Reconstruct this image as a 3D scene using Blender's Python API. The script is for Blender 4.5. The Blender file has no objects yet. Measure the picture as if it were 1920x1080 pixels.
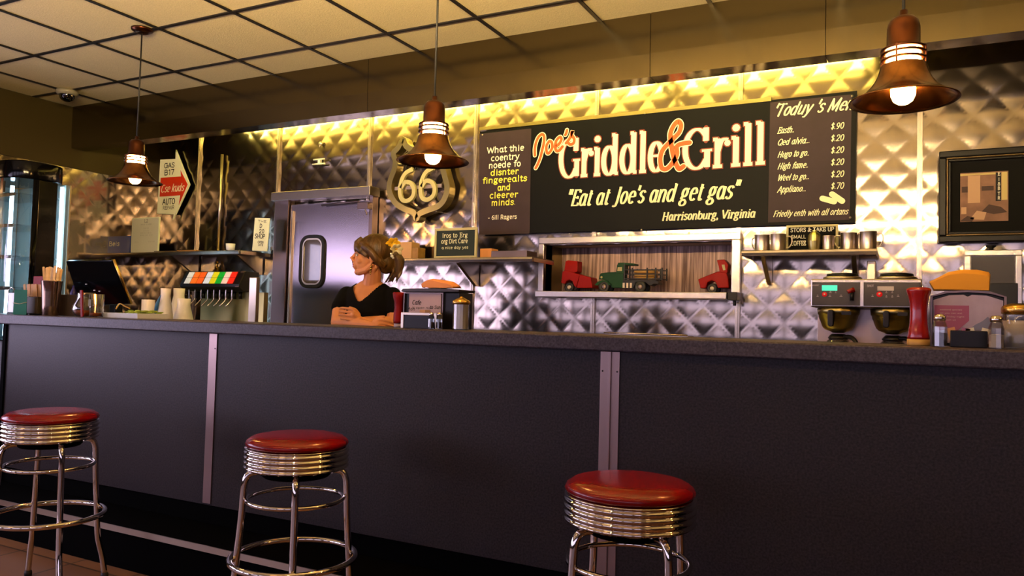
import bpy, bmesh, math, random
from mathutils import Vector, Matrix
R = math.radians
PI = math.pi
random.seed(7)
C = bpy.context.scene.collection
scene = bpy.context.scene

# ------------------------------------------------------------------ camera
EYE = 1.24
FOC, YAW, TILT, ROLL = 1443.6, .4755, .0405, .0267
FW = Vector((-math.sin(YAW)*math.cos(TILT), math.cos(YAW)*math.cos(TILT), math.sin(TILT)))
_r0 = Vector((math.cos(YAW), math.sin(YAW), 0)); _u0 = _r0.cross(FW)
RT = math.cos(ROLL)*_r0 + math.sin(ROLL)*_u0
UP = -math.sin(ROLL)*_r0 + math.cos(ROLL)*_u0
cam = bpy.data.cameras.new('camera'); cam_o = bpy.data.objects.new('camera', cam); C.objects.link(cam_o)
cam.sensor_width = 36; cam.lens = FOC/1920*36; cam.clip_start = .02
cam_o.matrix_world = Matrix(((RT.x, UP.x, -FW.x, 0), (RT.y, UP.y, -FW.y, 0), (RT.z, UP.z, -FW.z, EYE), (0, 0, 0, 1)))
scene.camera = cam_o

def ray(px, py): return FW + (px-960)/FOC*RT - (py-540)/FOC*UP
def at(px, py, Y):
    d = ray(px, py); k = Y/d.y
    return Vector((d.x*k, Y, d.z*k+EYE))
def atx(px, py, Y): return at(px, py, Y).x
def atz(px, py, Y): return at(px, py, Y).z

# ------------------------------------------------------------------ world, exposure
w = bpy.data.worlds.new('world'); scene.world = w; w.use_nodes = True
w.node_tree.nodes['Background'].inputs[0].default_value = (.30, .32, .45, 1)
w.node_tree.nodes['Background'].inputs[1].default_value = .3
vs = scene.view_settings
vs.view_transform = 'Standard'; vs.look = 'None'; vs.gamma = 1; vs.use_curve_mapping = False
vs.exposure = 0.5
scene.cycles.use_denoising = True
scene.cycles.max_bounces = 10; scene.cycles.glossy_bounces = 6; scene.cycles.transmission_bounces = 8
scene.cycles.transparent_max_bounces = 12
scene.cycles.sample_clamp_indirect = 6
scene.cycles.caustics_reflective = False; scene.cycles.caustics_refractive = False
scene.cycles.blur_glossy = 1.0

# brightness of the place's own lamps and of added unseen windows and lights
E_TUBE, E_BULB, E_SLEEVE, E_ADDED_WINDOW, E_ADDED_TROFFER, E_CASE, E_ADDED_UP = 30, 130, 110, 2.3, 3, 12, 450

# ------------------------------------------------------------------ materials
def lin(c):
    if isinstance(c, str):
        c = c.lstrip('#'); c = tuple(int(c[i:i+2], 16)/255 for i in (0, 2, 4))
    return tuple((x/12.92 if x <= .04045 else ((x+.055)/1.055)**2.4) for x in c)
MATS = {}
def mat(name, col, rough=.5, metal=0, noise=0, nscale=30, bump=0, bscale=60, trans=0, ior=1.45, coat=0, emis=0, ecol=None, alpha=1, spec=.5, stretch=None, col2=None):
    m = bpy.data.materials.new(name); m.use_nodes = True; nt = m.node_tree; b = nt.nodes['Principled BSDF']
    c = lin(col)
    b.inputs['Base Color'].default_value = (*c, 1); b.inputs['Roughness'].default_value = rough
    b.inputs['Metallic'].default_value = metal; b.inputs['IOR'].default_value = ior
    b.inputs['Transmission Weight'].default_value = trans; b.inputs['Coat Weight'].default_value = coat
    b.inputs['Specular IOR Level'].default_value = spec; b.inputs['Alpha'].default_value = alpha
    if emis:
        b.inputs['Emission Color'].default_value = (*lin(ecol or col), 1); b.inputs['Emission Strength'].default_value = emis
    if noise or bump or col2:
        tc = nt.nodes.new('ShaderNodeTexCoord'); mp = nt.nodes.new('ShaderNodeMapping')
        nt.links.new(tc.outputs['Object'], mp.inputs[0])
        if stretch: mp.inputs['Scale'].default_value = stretch
        n = nt.nodes.new('ShaderNodeTexNoise'); n.inputs['Scale'].default_value = nscale; n.inputs['Detail'].default_value = 4
        nt.links.new(mp.outputs[0], n.inputs['Vector'])
        if noise or col2:
            r = nt.nodes.new('ShaderNodeValToRGB'); e = r.color_ramp.elements
            e[0].position = .3; e[1].position = .7
            a = lin(col2) if col2 else tuple(x*(1+noise) for x in c)
            e[0].color = (*[x*(1-noise) for x in c], 1); e[1].color = (*[min(1, x) for x in a], 1)
            nt.links.new(n.outputs['Fac'], r.inputs[0]); nt.links.new(r.outputs[0], b.inputs['Base Color'])
        if bump:
            n2 = nt.nodes.new('ShaderNodeTexNoise'); n2.inputs['Scale'].default_value = bscale; n2.inputs['Detail'].default_value = 3
            nt.links.new(mp.outputs[0], n2.inputs['Vector'])
            bp = nt.nodes.new('ShaderNodeBump'); bp.inputs['Strength'].default_value = bump; bp.inputs['Distance'].default_value = .01
            nt.links.new(n2.outputs['Fac'], bp.inputs['Height']); nt.links.new(bp.outputs[0], b.inputs['Normal'])
    MATS[name] = m; return m
def glow(name, col, strength):
    m = bpy.data.materials.new(name); m.use_nodes = True; nt = m.node_tree; nt.nodes.clear()
    e = nt.nodes.new('ShaderNodeEmission'); o = nt.nodes.new('ShaderNodeOutputMaterial')
    e.inputs[0].default_value = (*lin(col), 1); e.inputs[1].default_value = strength
    nt.links.new(e.outputs[0], o.inputs[0]); MATS[name] = m; return m
mat('quilted_steel', '#9c9086', .165, 1, bump=.05, bscale=7)
mat('brushed_steel', '#b7aca2', .27, 1, noise=.06, nscale=14)
mat('fascia_steel', '#6c6046', .19, 1, bump=.7, bscale=2.2, stretch=(1.6, 1, .35))
mat('door_steel', '#a89ca4', .24, 1, bump=.10, bscale=2.5)
mat('chrome', '#d8cfc6', .07, 1)
mat('satin_metal', '#bcae9c', .32, 1)
mat('dull_trim', '#746462', .36, 1)
mat('copper', '#7c522c', .22, 1, noise=.25, nscale=9)
mat('copper_inner', '#d8a878', .34, 1)
mat('dark_copper', '#54301e', .28, 1)
mat('cord_black', '#141210', .6)
mat('red_vinyl', '#7e0504', .22, coat=.08, spec=.4, bump=.03, bscale=120)
mat('laminate_panel', '#251f22', .45, spec=.3, noise=.6, nscale=130, bump=.06, bscale=160)
mat('laminate_top', '#38323a', .42, spec=.35, noise=.6, nscale=140)
mat('black_base', '#050505', .7, spec=.02)
mat('black_plastic', '#0c0b0c', .35, spec=.3)
mat('black_gloss', '#060607', .12, spec=.35)
mat('rubber', '#0c0b0b', .6)
mat('ceiling_tile', '#dccb98', .9, noise=.10, nscale=160, bump=.25, bscale=140)
mat('grid_black', '#15110e', .5)
mat('wall_paint', '#332a22', .8); mat('strip_metal', '#9a8480', .36, 1)
mat('floor_tile', '#7a5638', .45, noise=.18, nscale=5)
mat('sign_black', '#060606', .5, spec=.12)
mat('sign_brown', '#33252a', .55, noise=.12, nscale=8, spec=.2)
mat('paint_cream', '#f4e6c8', .6)
mat('paint_pale', '#e9e3b4', .6)
mat('paint_yellow', '#e4d84a', .6)
mat('paint_orange', '#e2560c', .55)
mat('paint_rust', '#7a2a10', .6)
mat('white_paint', '#f2f0d4', .5)
mat('paper', '#d9d6c0', .8)
mat('paper_grey', '#b6a8b0', .8)
mat('paper_green', '#eef0cc', .8)
mat('ink', '#1c1a18', .8)
mat('ink_grey', '#6e6a60', .8)
mat('arrow_red', '#cf3010', .4)
mat('blue_box', '#26357e', .4)
mat('green_card', '#0c5a40', .6, spec=.1)
mat('teal_screen', '#38c8a8', .3, emis=.8)
mat('grey_screen', '#c9c0b8', .4)
mat('red_button', '#c41818', .3, emis=.4)
mat('panel_dark', '#2c2528', .4)
mat('red_plastic', '#8c0d08', .25, coat=.3)
mat('dark_red_plastic', '#7c0a0a', .5, spec=.2); mat('cup_steel', '#8a7264', .2, 1); mat('case_back', '#93a8aa', .6)
mat('tan_base', '#a98548', .5)
mat('orange_drink', '#d8681c', .1)
mat('salt', '#d8c8b8', .9)
mat('pepper', '#3c2a20', .9, noise=.6, nscale=300)
mat('sugar', '#d8c6b2', .9)
mat('skin', '#dd9460', .48, noise=.05, nscale=12, spec=.35)
mat('lip', '#a8452f', .4)
mat('eye_white', '#d8cfc4', .2)
mat('hair', '#4e3410', .40, noise=.6, nscale=40, bump=.5, bscale=90, stretch=(1, 1, .25))
mat('black_cotton', '#0b0a0b', .9, spec=.1, bump=.1, bscale=40)
mat('denim', '#1c2230', .8)
mat('petal_yellow', '#f2bc18', .6)
mat('petal_cream', '#e8d8a8', .6)
mat('gold', '#c8a050', .25, 1)
mat('wood', '#9a7038', .6, noise=.2, nscale=30)
mat('pale_wood', '#ecca9c', .6, noise=.15, nscale=30)
mat('packet', '#c89868', .7)
mat('brown_plastic', '#4a3a24', .45)
mat('white_ceramic', '#ecebea', .3)
mat('blue_print', '#3c74a8', .5)
mat('lettuce', '#9ab03c', .6)
mat('yellow_cloth', '#c8902c', .85, bump=.25, bscale=25)
mat('peach_cloth', '#d8915a', .85, bump=.2, bscale=25)
mat('frame_black', '#0a0807', .35, spec=.2)
mat('frame_gold', '#4a3a1c', .35, .6)
mat('mat_board', '#12110f', .8, spec=.1)
mat('slate', '#16221c', .7)
mat('pale_frame', '#b8ac78', .5)
mat('truck_green', '#17401f', .35, spec=.15)
mat('truck_red', '#9c1408', .4, spec=.15)
mat('tire', '#0b0b0c', .5)
mat('hub', '#c8b498', .4, .3)
mat('log', '#c89a4c', .6)
mat('olive_steel', '#a09460', .3, 1)
mat('camera_plastic', '#8c8570', .4)
mat('lens_glass', '#050505', .04, coat=1)
mat('purple_plastic', '#2a2464', .3)
for i, c in enumerate(('#c8ccc8', '#e8701c', '#e05a18', '#c8d4e4', '#c8c41c', '#129a2c', '#e0c0b4', '#d82414')):
    mat('brand_%d' % i, c, .3, emis=.35)
glow('tube_glow', '#fbe672', E_TUBE)
glow('bulb_glow', '#ffb45c', E_BULB)
glow('sleeve_glow', '#ffc070', E_SLEEVE)
glow('window_light', '#d2c4e6', E_ADDED_WINDOW)
glow('added_uplight_glow', '#ffdb9c', E_ADDED_UP)
glow('added_side_window_light', '#d2c4e6', E_ADDED_WINDOW*3)
glow('added_troffer_glow', '#ffca8a', E_ADDED_TROFFER)
glow('case_tube', '#bfe6ff', E_CASE)
glow('case_strip', '#7a90ff', 3)

def clear(name, tint, refl):
    m = bpy.data.materials.new(name); m.use_nodes = True; nt = m.node_tree; nt.nodes.clear(); N_ = nt.nodes.new
    o = N_('ShaderNodeOutputMaterial'); t = N_('ShaderNodeBsdfTransparent'); g = N_('ShaderNodeBsdfGlossy'); mx = N_('ShaderNodeMixShader'); lw = N_('ShaderNodeLayerWeight'); mt = N_('ShaderNodeMath')
    t.inputs[0].default_value = (*lin(tint), 1); g.inputs['Roughness'].default_value = .04; lw.inputs[0].default_value = .35
    mt.operation = 'MULTIPLY_ADD'; mt.inputs[1].default_value = refl; mt.inputs[2].default_value = .03
    nt.links.new(lw.outputs['Facing'], mt.inputs[0]); nt.links.new(mt.outputs[0], mx.inputs[0]); nt.links.new(t.outputs[0], mx.inputs[1]); nt.links.new(g.outputs[0], mx.inputs[2]); nt.links.new(mx.outputs[0], o.inputs[0])
    MATS[name] = m
clear('glass', '#e8e8e4', .7); clear('thin_glass', '#eef0f0', .4)
# corrugated wood grain in the niche
m = mat('niche_wood', '#6c5044', .6)
nt = m.node_tree; b = nt.nodes['Principled BSDF']; tc = nt.nodes.new('ShaderNodeTexCoord'); mp = nt.nodes.new('ShaderNodeMapping')
mp.inputs['Scale'].default_value = (70, 1, 3); n = nt.nodes.new('ShaderNodeTexNoise'); n.inputs['Scale'].default_value = 1; n.inputs['Detail'].default_value = 3
rr = nt.nodes.new('ShaderNodeValToRGB'); rr.color_ramp.elements[0].position = .35; rr.color_ramp.elements[1].position = .65
rr.color_ramp.elements[0].color = (*lin('#6a4e44'), 1); rr.color_ramp.elements[1].color = (*lin('#d0ac9c'), 1)
nt.links.new(tc.outputs['Object'], mp.inputs[0]); nt.links.new(mp.outputs[0], n.inputs['Vector']); nt.links.new(n.outputs[0], rr.inputs[0]); nt.links.new(rr.outputs[0], b.inputs['Base Color'])
# floor: stone tiles
m = MATS['floor_tile']; nt = m.node_tree; b = nt.nodes['Principled BSDF']
tc = nt.nodes.new('ShaderNodeTexCoord'); br = nt.nodes.new('ShaderNodeTexBrick'); br.offset = 0
br.inputs['Scale'].default_value = 1; br.inputs['Brick Width'].default_value = .4; br.inputs['Row Height'].default_value = .4; br.inputs['Mortar Size'].default_value = .006
br.inputs['Color1'].default_value = (*lin('#80593a'), 1); br.inputs['Color2'].default_value = (*lin('#6f4c30'), 1); br.inputs['Mortar'].default_value = (*lin('#3a2a1c'), 1)
nt.links.new(tc.outputs['Object'], br.inputs['Vector']); nt.links.new(br.outputs['Color'], b.inputs['Base Color'])

# ------------------------------------------------------------------ mesh builder
def catmull(pts, n=8, closed=False):
    P = [Vector(p) for p in pts]; out = []; m = len(P)
    rng = range(m if closed else m-1)
    for i in rng:
        g = (lambda k: P[k % m]) if closed else (lambda k: P[max(0, min(m-1, k))])
        a, b, c, d = g(i-1), g(i), g(i+1), g(i+2)
        for k in range(n):
            t = k/n
            out.append(.5*((2*b)+(c-a)*t+(2*a-5*b+4*c-d)*t*t+(3*b-a-3*c+d)*t**3))
    if not closed: out.append(P[-1])
    return out
class MB:
    def __init__(s): s.bm = bmesh.new(); s.M = Matrix()
    def v(s, co): return s.bm.verts.new(s.M @ Vector(co))
    def face(s, vs, smooth=False):
        try:
            f = s.bm.faces.new(vs); f.smooth = smooth; return f
        except ValueError: pass
    def box(s, a, b):
        (x0, y0, z0), (x1, y1, z1) = a, b
        if x0 > x1: x0, x1 = x1, x0
        if y0 > y1: y0, y1 = y1, y0
        if z0 > z1: z0, z1 = z1, z0
        V = [s.v((x, y, z)) for z in (z0, z1) for y in (y0, y1) for x in (x0, x1)]
        for q in ((0, 2, 3, 1), (4, 5, 7, 6), (0, 1, 5, 4), (2, 6, 7, 3), (0, 4, 6, 2), (1, 3, 7, 5)): s.face([V[i] for i in q])
        return s
    def lathe(s, prof, seg=32, cx=0, cy=0, smooth=True, sx=1, sy=1, wob=None):
        rings = []
        for r, z in prof:
            if r <= 1e-6: rings.append([s.v((cx, cy, z))])
            else: rings.append([s.v((cx+r*sx*math.cos(2*PI*i/seg), cy+r*sy*math.sin(2*PI*i/seg), z)) for i in range(seg)])
        for a, b in zip(rings, rings[1:]):
            for i in range(seg):
                j = (i+1) % seg
                if len(a) == 1 and len(b) == 1: continue
                if len(a) == 1: s.face([a[0], b[j], b[i]], smooth)
                elif len(b) == 1: s.face([a[i], a[j], b[0]], smooth)
                else: s.face([a[i], a[j], b[j], b[i]], smooth)
        return s
    def tube(s, pts, r, seg=10, closed=False, smooth=True, cap=True):
        P = [Vector(p) for p in pts]; n = len(P); rings = []
        rad = r if isinstance(r, (list, tuple)) else [r]*n
        prev = None
        for i in range(n):
            if closed: t = P[(i+1) % n]-P[i-1]
            else: t = P[min(n-1, i+1)]-P[max(0, i-1)]
            t.normalize()
            if prev is None:
                u = t.orthogonal().normalized()
                for ax in ((0, 0, 1), (0, 1, 0)):
                    if abs(t.dot(Vector(ax))) < .9: u = (Vector(ax)-t*t.dot(Vector(ax))).normalized(); break
            else: u = (prev-t*t.dot(prev)).normalized()
            prev = u; v_ = t.cross(u)
            rings.append([s.v(P[i]+rad[i]*(math.cos(2*PI*k/seg)*u+math.sin(2*PI*k/seg)*v_)) for k in range(seg)])
        for i in range(n if closed else n-1):
            a, b = rings[i], rings[(i+1) % n]
            for k in range(seg):
                j = (k+1) % seg
                s.face([a[k], a[j], b[j], b[k]], smooth)
        if cap and not closed: s.face(rings[0][::-1]); s.face(rings[-1])
        return s
    def prism(s, poly, y0, y1):
        """polygon in x,z extruded along y"""
        a = [s.v((x, y0, z)) for x, z in poly]; b = [s.v((x, y1, z)) for x, z in poly]
        s.face(a); s.face(b[::-1]); n = len(poly)
        for i in range(n): s.face([a[i], b[i], b[(i+1) % n], a[(i+1) % n]])
        return s
    def prismx(s, poly, x0, x1):
        a = [s.v((x0, y, z)) for y, z in poly]; b = [s.v((x1, y, z)) for y, z in poly]
        s.face(a); s.face(b[::-1]); n = len(poly)
        for i in range(n): s.face([a[i], b[i], b[(i+1) % n], a[(i+1) % n]])
        return s
    def prismz(s, poly, z0, z1, smooth=False):
        a = [s.v((x, y, z0)) for x, y in poly]; b = [s.v((x, y, z1)) for x, y in poly]
        s.face(a[::-1]); s.face(b); n = len(poly)
        for i in range(n): s.face([a[i], a[(i+1) % n], b[(i+1) % n], b[i]], smooth)
        return s
    def ball(s, c, r, seg=16, rings=10, sc=(1, 1, 1)):
        M0 = s.M.copy(); s.M = s.M @ Matrix.Translation(c) @ Matrix.Diagonal((*sc, 1))
        s.lathe([(r*math.sin(PI*i/rings), -r*math.cos(PI*i/rings)) for i in range(rings+1)], seg); s.M = M0
        return s
    def loft(s, rings, smooth=True):
        """rings: list of (centre, rx, ry, [rotation]) horizontal ellipses"""
        N = 24; rs = []
        for c, rx, ry, *ro in rings:
            a0 = ro[0] if ro else 0
            rs.append([s.v((c[0]+rx*math.cos(t)*math.cos(a0)-ry*math.sin(t)*math.sin(a0), c[1]+rx*math.cos(t)*math.sin(a0)+ry*math.sin(t)*math.cos(a0), c[2])) for t in [2*PI*i/N for i in range(N)]])
        for a, b in zip(rs, rs[1:]):
            for i in range(N): s.face([a[i], a[(i+1) % N], b[(i+1) % N], b[i]], smooth)
        s.face(rs[0][::-1]); s.face(rs[-1]); return s
    def build(s, name, m, parent=None, bevel=0, recalc=True, loc=None):
        if recalc: bmesh.ops.recalc_face_normals(s.bm, faces=s.bm.faces)
        me = bpy.data.meshes.new(name); s.bm.to_mesh(me); s.bm.free()
        me.materials.append(MATS[m] if isinstance(m, str) else m)
        o = bpy.data.objects.new(name, me); C.objects.link(o)
        if parent: o.parent = parent
        if loc: o.location = loc
        if bevel:
            md = o.modifiers.new('bevel', 'BEVEL'); md.width = bevel; md.segments = 2; md.limit_method = 'ANGLE'; md.angle_limit = R(40)
        return o
def thing(name, label, cat, loc=(0, 0, 0), rz=0, group=None):
    o = bpy.data.objects.new(name, None); C.objects.link(o); o.location = loc; o.rotation_euler = (0, 0, rz)
    o.empty_display_size = .05
    return tag(o, label, cat, group)
def tag(o, label, cat, group=None):
    o['label'] = label; o['category'] = cat
    if group: o['group'] = group
    return o
def struct(o): o['kind'] = 'structure'; return o
def dup(o, loc, rz=None, label=None):
    r = o.copy(); C.objects.link(r); r.location = loc
    if rz is not None: r.rotation_euler = (r.rotation_euler[0], r.rotation_euler[1], rz)
    if label: r['label'] = label
    for ch in list(o.children):
        c = ch.copy(); C.objects.link(c); c.parent = r
        for g in list(ch.children):
            d = g.copy(); C.objects.link(d); d.parent = c
    return r
def circ(cx, cy, r, z, n=32): return [(cx+r*math.cos(2*PI*i/n), cy+r*math.sin(2*PI*i/n), z) for i in range(n)]
def rrect(x0, z0, x1, z1, r, n=5):
    out = []
    for cx, cz, a in ((x1-r, z1-r, 0), (x0+r, z1-r, 90), (x0+r, z0+r, 180), (x1-r, z0+r, 270)):
        for i in range(n+1):
            t = R(a+90*i/n); out.append((cx+r*math.cos(t), cz+r*math.sin(t)))
    return out

# ------------------------------------------------------------------ lettering (drawn with a pen, one mesh for each line of writing)
GL = {
 'a': (47, 'o21,25,14,25 l36,50,36,6 c36,10,38,1,45,4'), 'b': (48, 'l9,72,9,0 o26,25,15,25 s9,71,8,0'), 'c': (42, 'q24,25,16,25,45,315'),
 'd': (50, 'o21,25,15,25 l37,72,37,0 s37,71,9,0 s37,1,0,9'), 'e': (44, 'l9,27,37,27 q23,25,15,25,5,315'),
 'f': (30, 'c32,66,25,73,17,66,15,50 l15,55,15,0 l6,48,27,48 s15,1,8,8'), 'g': (45, 'o20,33,12,17 c12,19,8,9,18,5,32,3 o20,-9,15,11 l28,45,40,49'),
 'h': (50, 'l9,72,9,0 c9,33,18,48,29,48,37,40,37,26 l37,30,37,0 s9,71,7,0 s9,1,7,7 s37,1,7,7'), 'i': (24, 'l12,50,12,0 d12,66,6 s12,49,9,0 s12,1,9,9'),
 'j': (22, 'l12,50,12,-10 c12,-8,8,-20,0,-19 d12,66,6'), 'k': (46, 'l9,72,9,0 l38,50,10,20 l18,28,40,0'), 'l': (24, 'l12,72,12,0 s12,71,9,0 s12,1,9,9'),
 'm': (70, 'l9,50,9,0 c9,33,17,48,25,48,32,40,32,26 l32,30,32,0 c32,33,40,48,48,48,56,40,56,26 l56,30,56,0 s9,49,7,0'),
 'n': (48, 'l9,50,9,0 c9,31,18,48,29,48,36,40,36,26 l36,30,36,0 s9,49,7,0 s9,1,6,6 s36,1,6,6'), 'o': (46, 'o23,25,15,25'), 'p': (48, 'l9,50,9,-22 o26,25,15,25 s9,49,7,0 s9,-21,8,8'),
 'q': (48, 'o21,25,15,25 l37,50,37,-22'), 'r': (36, 'l11,50,11,0 c11,26,17,43,25,48,32,46 d31,41,5 s11,49,9,0 s11,1,9,10'),
 's': (37, 'c32,41,25,49,14,48,8,38,16,28,27,22,31,12,23,1,13,1,5,9'), 't': (30, 'l14,64,14,8 c14,12,16,1,22,0,28,5 l5,49,26,49'),
 'u': (48, 'l9,50,9,20 c9,24,11,4,20,1,30,4,37,16 l37,50,37,0'), 'v': (42, 'l5,50,21,0 l21,0,37,50'), 'w': (60, 'l5,50,17,0 l17,0,30,44 l30,44,42,0 l42,0,55,50'),
 'x': (42, 'l5,50,36,0 l36,50,5,0'), 'y': (44, 'l6,50,22,2 c39,50,26,8,15,-17,4,-19'), 'z': (40, 'l6,49,34,49 l34,49,6,1 l6,1,35,1'),
 'A': (58, 'l4,0,29,70 l29,70,54,0 l13,24,45,24'), 'B': (52, 'l10,70,10,0 c10,69,30,69,39,60,37,43,24,38,10,38 c10,38,32,38,43,26,40,5,26,1,10,1'),
 'C': (56, 'q31,35,23,35,48,312'), 'D': (58, 'l10,70,10,0 c10,69,32,68,48,52,50,35,48,16,32,2,10,1'), 'E': (50, 'l13,70,13,0 l6,69,43,69 l13,36,35,36 l6,1,46,1 l43,69,43,57 l46,1,46,13 l35,42,35,30'),
 'F': (48, 'l13,70,13,0 l13,69,45,69 l13,36,36,36'), 'G': (64, 'q32,35,24,35,38,325 l54,31,54,1 l43,31,64,31 l51,72,51,48'),
 'H': (64, 'l13,70,13,0 l50,70,50,0 l13,36,50,36 s13,69,8,8 s13,1,8,8 s50,69,8,8 s50,1,8,8'), 'I': (24, 'l12,70,12,0'), 'J': (36, 'l24,70,24,5 c24,10,20,-7,11,-11,3,-7 s24,69,8,8'),
 'K': (54, 'l10,70,10,0 l46,70,11,28 l20,38,48,0'), 'L': (46, 'l10,70,10,0 l10,1,42,1'), 'M': (72, 'l10,0,12,70 l12,70,35,8 l35,8,58,70 l58,70,61,0'), 'N': (60, 'l10,0,10,70 l10,70,48,0 l48,0,48,70'),
 'O': (60, 'o30,35,24,35'), 'P': (50, 'l10,70,10,0 c10,69,30,69,42,58,40,38,28,33,10,33'), 'Q': (60, 'o30,35,24,35 l34,15,54,-4'), 'R': (54, 'l10,70,10,0 c10,69,30,69,42,58,40,40,28,35,10,35 l26,35,46,0'),
 'S': (48, 'c41,58,32,70,16,68,8,55,18,40,34,31,41,17,30,1,15,1,6,12'), 'T': (52, 'l26,70,26,0 l5,69,47,69'), 'U': (56, 'l10,70,10,20 c10,26,14,3,28,1,42,3,46,26 l46,20,46,70'),
 'V': (56, 'l5,70,28,0 l28,0,51,70 s5,69,5,8 s51,69,8,5'), 'W': (76, 'l4,70,20,0 l20,0,38,62 l38,62,55,0 l55,0,72,70'), 'Y': (52, 'l5,70,26,36 l47,70,26,36 l26,36,26,0'),
 '0': (46, 'o23,35,16,35'), '1': (30, 'l17,70,17,0 l6,58,17,70'), '2': (44, 'c7,52,12,68,26,70,36,58,34,42,20,20,6,1 l6,1,38,1'), '3': (44, 'c8,62,22,70,35,58,32,42,20,37 c20,37,36,32,37,14,24,0,7,8'),
 '5': (44, 'l36,69,11,69 l11,69,10,40 c10,40,24,46,36,36,36,12,22,0,6,6'), '6': (46, 'c35,68,18,56,9,36,9,18,13,6,23,0,33,6,37,20,32,36,21,41,11,34,9,22'), '7': (42, 'l6,69,37,69 l37,69,17,0'),
 '8': (44, 'o22,53,13,17 o22,18,16,18'), '9': (46, 'o22,48,15,21 c37,50,36,28,26,8,12,0'), '$': (42, 'c34,56,26,64,14,63,8,52,14,42,28,34,34,24,30,9,18,7,7,16 l21,74,21,-4'),
 "'": (16, 'l10,74,8,52'), '"': (28, 'l9,74,8,50 l20,74,19,50'), '.': (18, 'd8,4,5'), ',': (18, 'd9,4,5 c12,4,10,-8,5,-12'), '-': (30, 'l5,26,25,26'), ' ': (26, ''), ':': (18, 'd8,6,5 d8,40,5'),
 '&': (60, 'c56,36,40,38,30,8,10,2,8,20,28,40,36,60,26,70,18,58,26,30,40,4,56,4'),
}
LAY = [0]
def lay(y):
    LAY[0] = (LAY[0]+1) % 9
    return y-.00009*LAY[0]
def ribbon(mb, pts, y, wf, closed=False):
    y = lay(y)
    n = len(pts); L = []
    for i in range(n):
        a = pts[(i-1) % n] if closed else pts[max(0, i-1)]; b = pts[(i+1) % n] if closed else pts[min(n-1, i+1)]
        d = Vector((b[0]-a[0], b[1]-a[1])); l = d.length or 1; d /= l
        h = wf(d)/2; nx, nz = -d.y*h, d.x*h
        L.append((mb.v((pts[i][0]+nx, y, pts[i][1]+nz)), mb.v((pts[i][0]-nx, y, pts[i][1]-nz))))
    for i in range(n if closed else n-1):
        a, b = L[i], L[(i+1) % n]; mb.face([a[0], a[1], b[1], b[0]])
def disc2(mb, x, z, y, r, n=10):
    y = lay(y)
    mb.face([mb.v((x+r*math.cos(2*PI*i/n), y, z+r*math.sin(2*PI*i/n))) for i in range(n)])
def pen(thick, thin):
    return lambda d: thin+(thick-thin)*abs(d.y)**1.3
def write_mesh(mb, s, p0, p1, cap, y, thick=9, thin=9, slant=0, serif=False, grow=0):
    """p0,p1: x,z of the ends of the baseline; cap: capital height"""
    tot = sum(GL.get(ch, GL['o'])[0] for ch in s); W = math.hypot(p1[0]-p0[0], p1[1]-p0[1])
    sz = cap/70; sx = W/tot; ang = (p1[1]-p0[1])/(p1[0]-p0[0])
    wsc = (sz*2+sx)/3 if sx < sz else sz
    X = 0
    f = pen((thick+grow)*wsc, (thin+grow)*wsc)
    for ch in s:
        adv, spec = GL.get(ch, GL['o'])
        def T(x, z): u = (X+x)*sx+z*sz*slant; return (p0[0]+u, p0[1]+u*ang+z*sz)
        for tok in spec.split():
            v = [float(q) for q in tok[1:].split(',')]; k = tok[0]
            if k == 'l':
                a, b_ = T(v[0], v[1]), T(v[2], v[3]); ribbon(mb, [a, b_], y, f)
                if not serif or grow:
                    for q in (a, b_): disc2(mb, q[0], q[1], y, f(Vector((0, 1)))/2*.98 if not serif else f(Vector((1, 0)))/2)
            elif k == 'c':
                P = catmull([(*T(v[i], v[i+1]), 0) for i in range(0, len(v), 2)], 6); ribbon(mb, [(q.x, q.y) for q in P], y, f)
                if not serif:
                    for q in (P[0], P[-1]): disc2(mb, q.x, q.y, y, f(Vector((1, 0)))/2)
            elif k == 'o': ribbon(mb, [T(v[0]+v[2]*math.cos(2*PI*i/28), v[1]+v[3]*math.sin(2*PI*i/28)) for i in range(28)], y, f, True)
            elif k == 'q': ribbon(mb, [T(v[0]+v[2]*math.cos(R(v[4]+(v[5]-v[4])*i/28)), v[1]+v[3]*math.sin(R(v[4]+(v[5]-v[4])*i/28))) for i in range(29)], y, f)
            elif k == 'd': disc2(mb, *T(v[0], v[1]), y, (v[2]+grow*.5)*wsc*(1.15 if serif else 1))
            elif k == 's' and serif: ribbon(mb, [T(v[0]-v[2]-grow*.5, v[1]), T(v[0]+v[3]+grow*.5, v[1])], y, lambda d: (thin+2+grow)*wsc)
        X += adv
def write_px(parent, s, cx, cy, wpx, hpx, Y, m='paint_cream', name='lettering', left=False, org=None, **k):
    """a line of writing on a surface of constant Y; its place is given by where the photograph shows it"""
    sl = (cy-523)/(cx+1847)
    x0, x1 = (cx, cx+wpx) if left else (cx-wpx/2, cx+wpx/2)
    a, b_ = at(x0, cy+sl*(x0-cx), Y), at(x1, cy+sl*(x1-cx), Y); h = atz(cx, cy-hpx, Y)-atz(cx, cy, Y)
    mb = MB(); o = org or parent.location
    write_mesh(mb, s, (a.x-o[0], a.z-o[2]), (b_.x-o[0], b_.z-o[2]), h, Y-o[1], **k)
    return mb.build(name, m, parent, recalc=False)
def pts_px(P, Y, o=(0, 0, 0)):
    return [(at(x, y, Y).x-o[0], at(x, y, Y).z-o[2]) for x, y in P]

# ================================================================== THE SETTING
WY, XL, XR, YF, ZC = 4.58, -6.2, 5.2, -4.2, 2.907
TOP = 1.188
struct(MB().box((XL-.1, YF-.1, -.1), (XR+.1, WY+.6, 0)).build('floor', 'floor_tile'))
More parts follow.
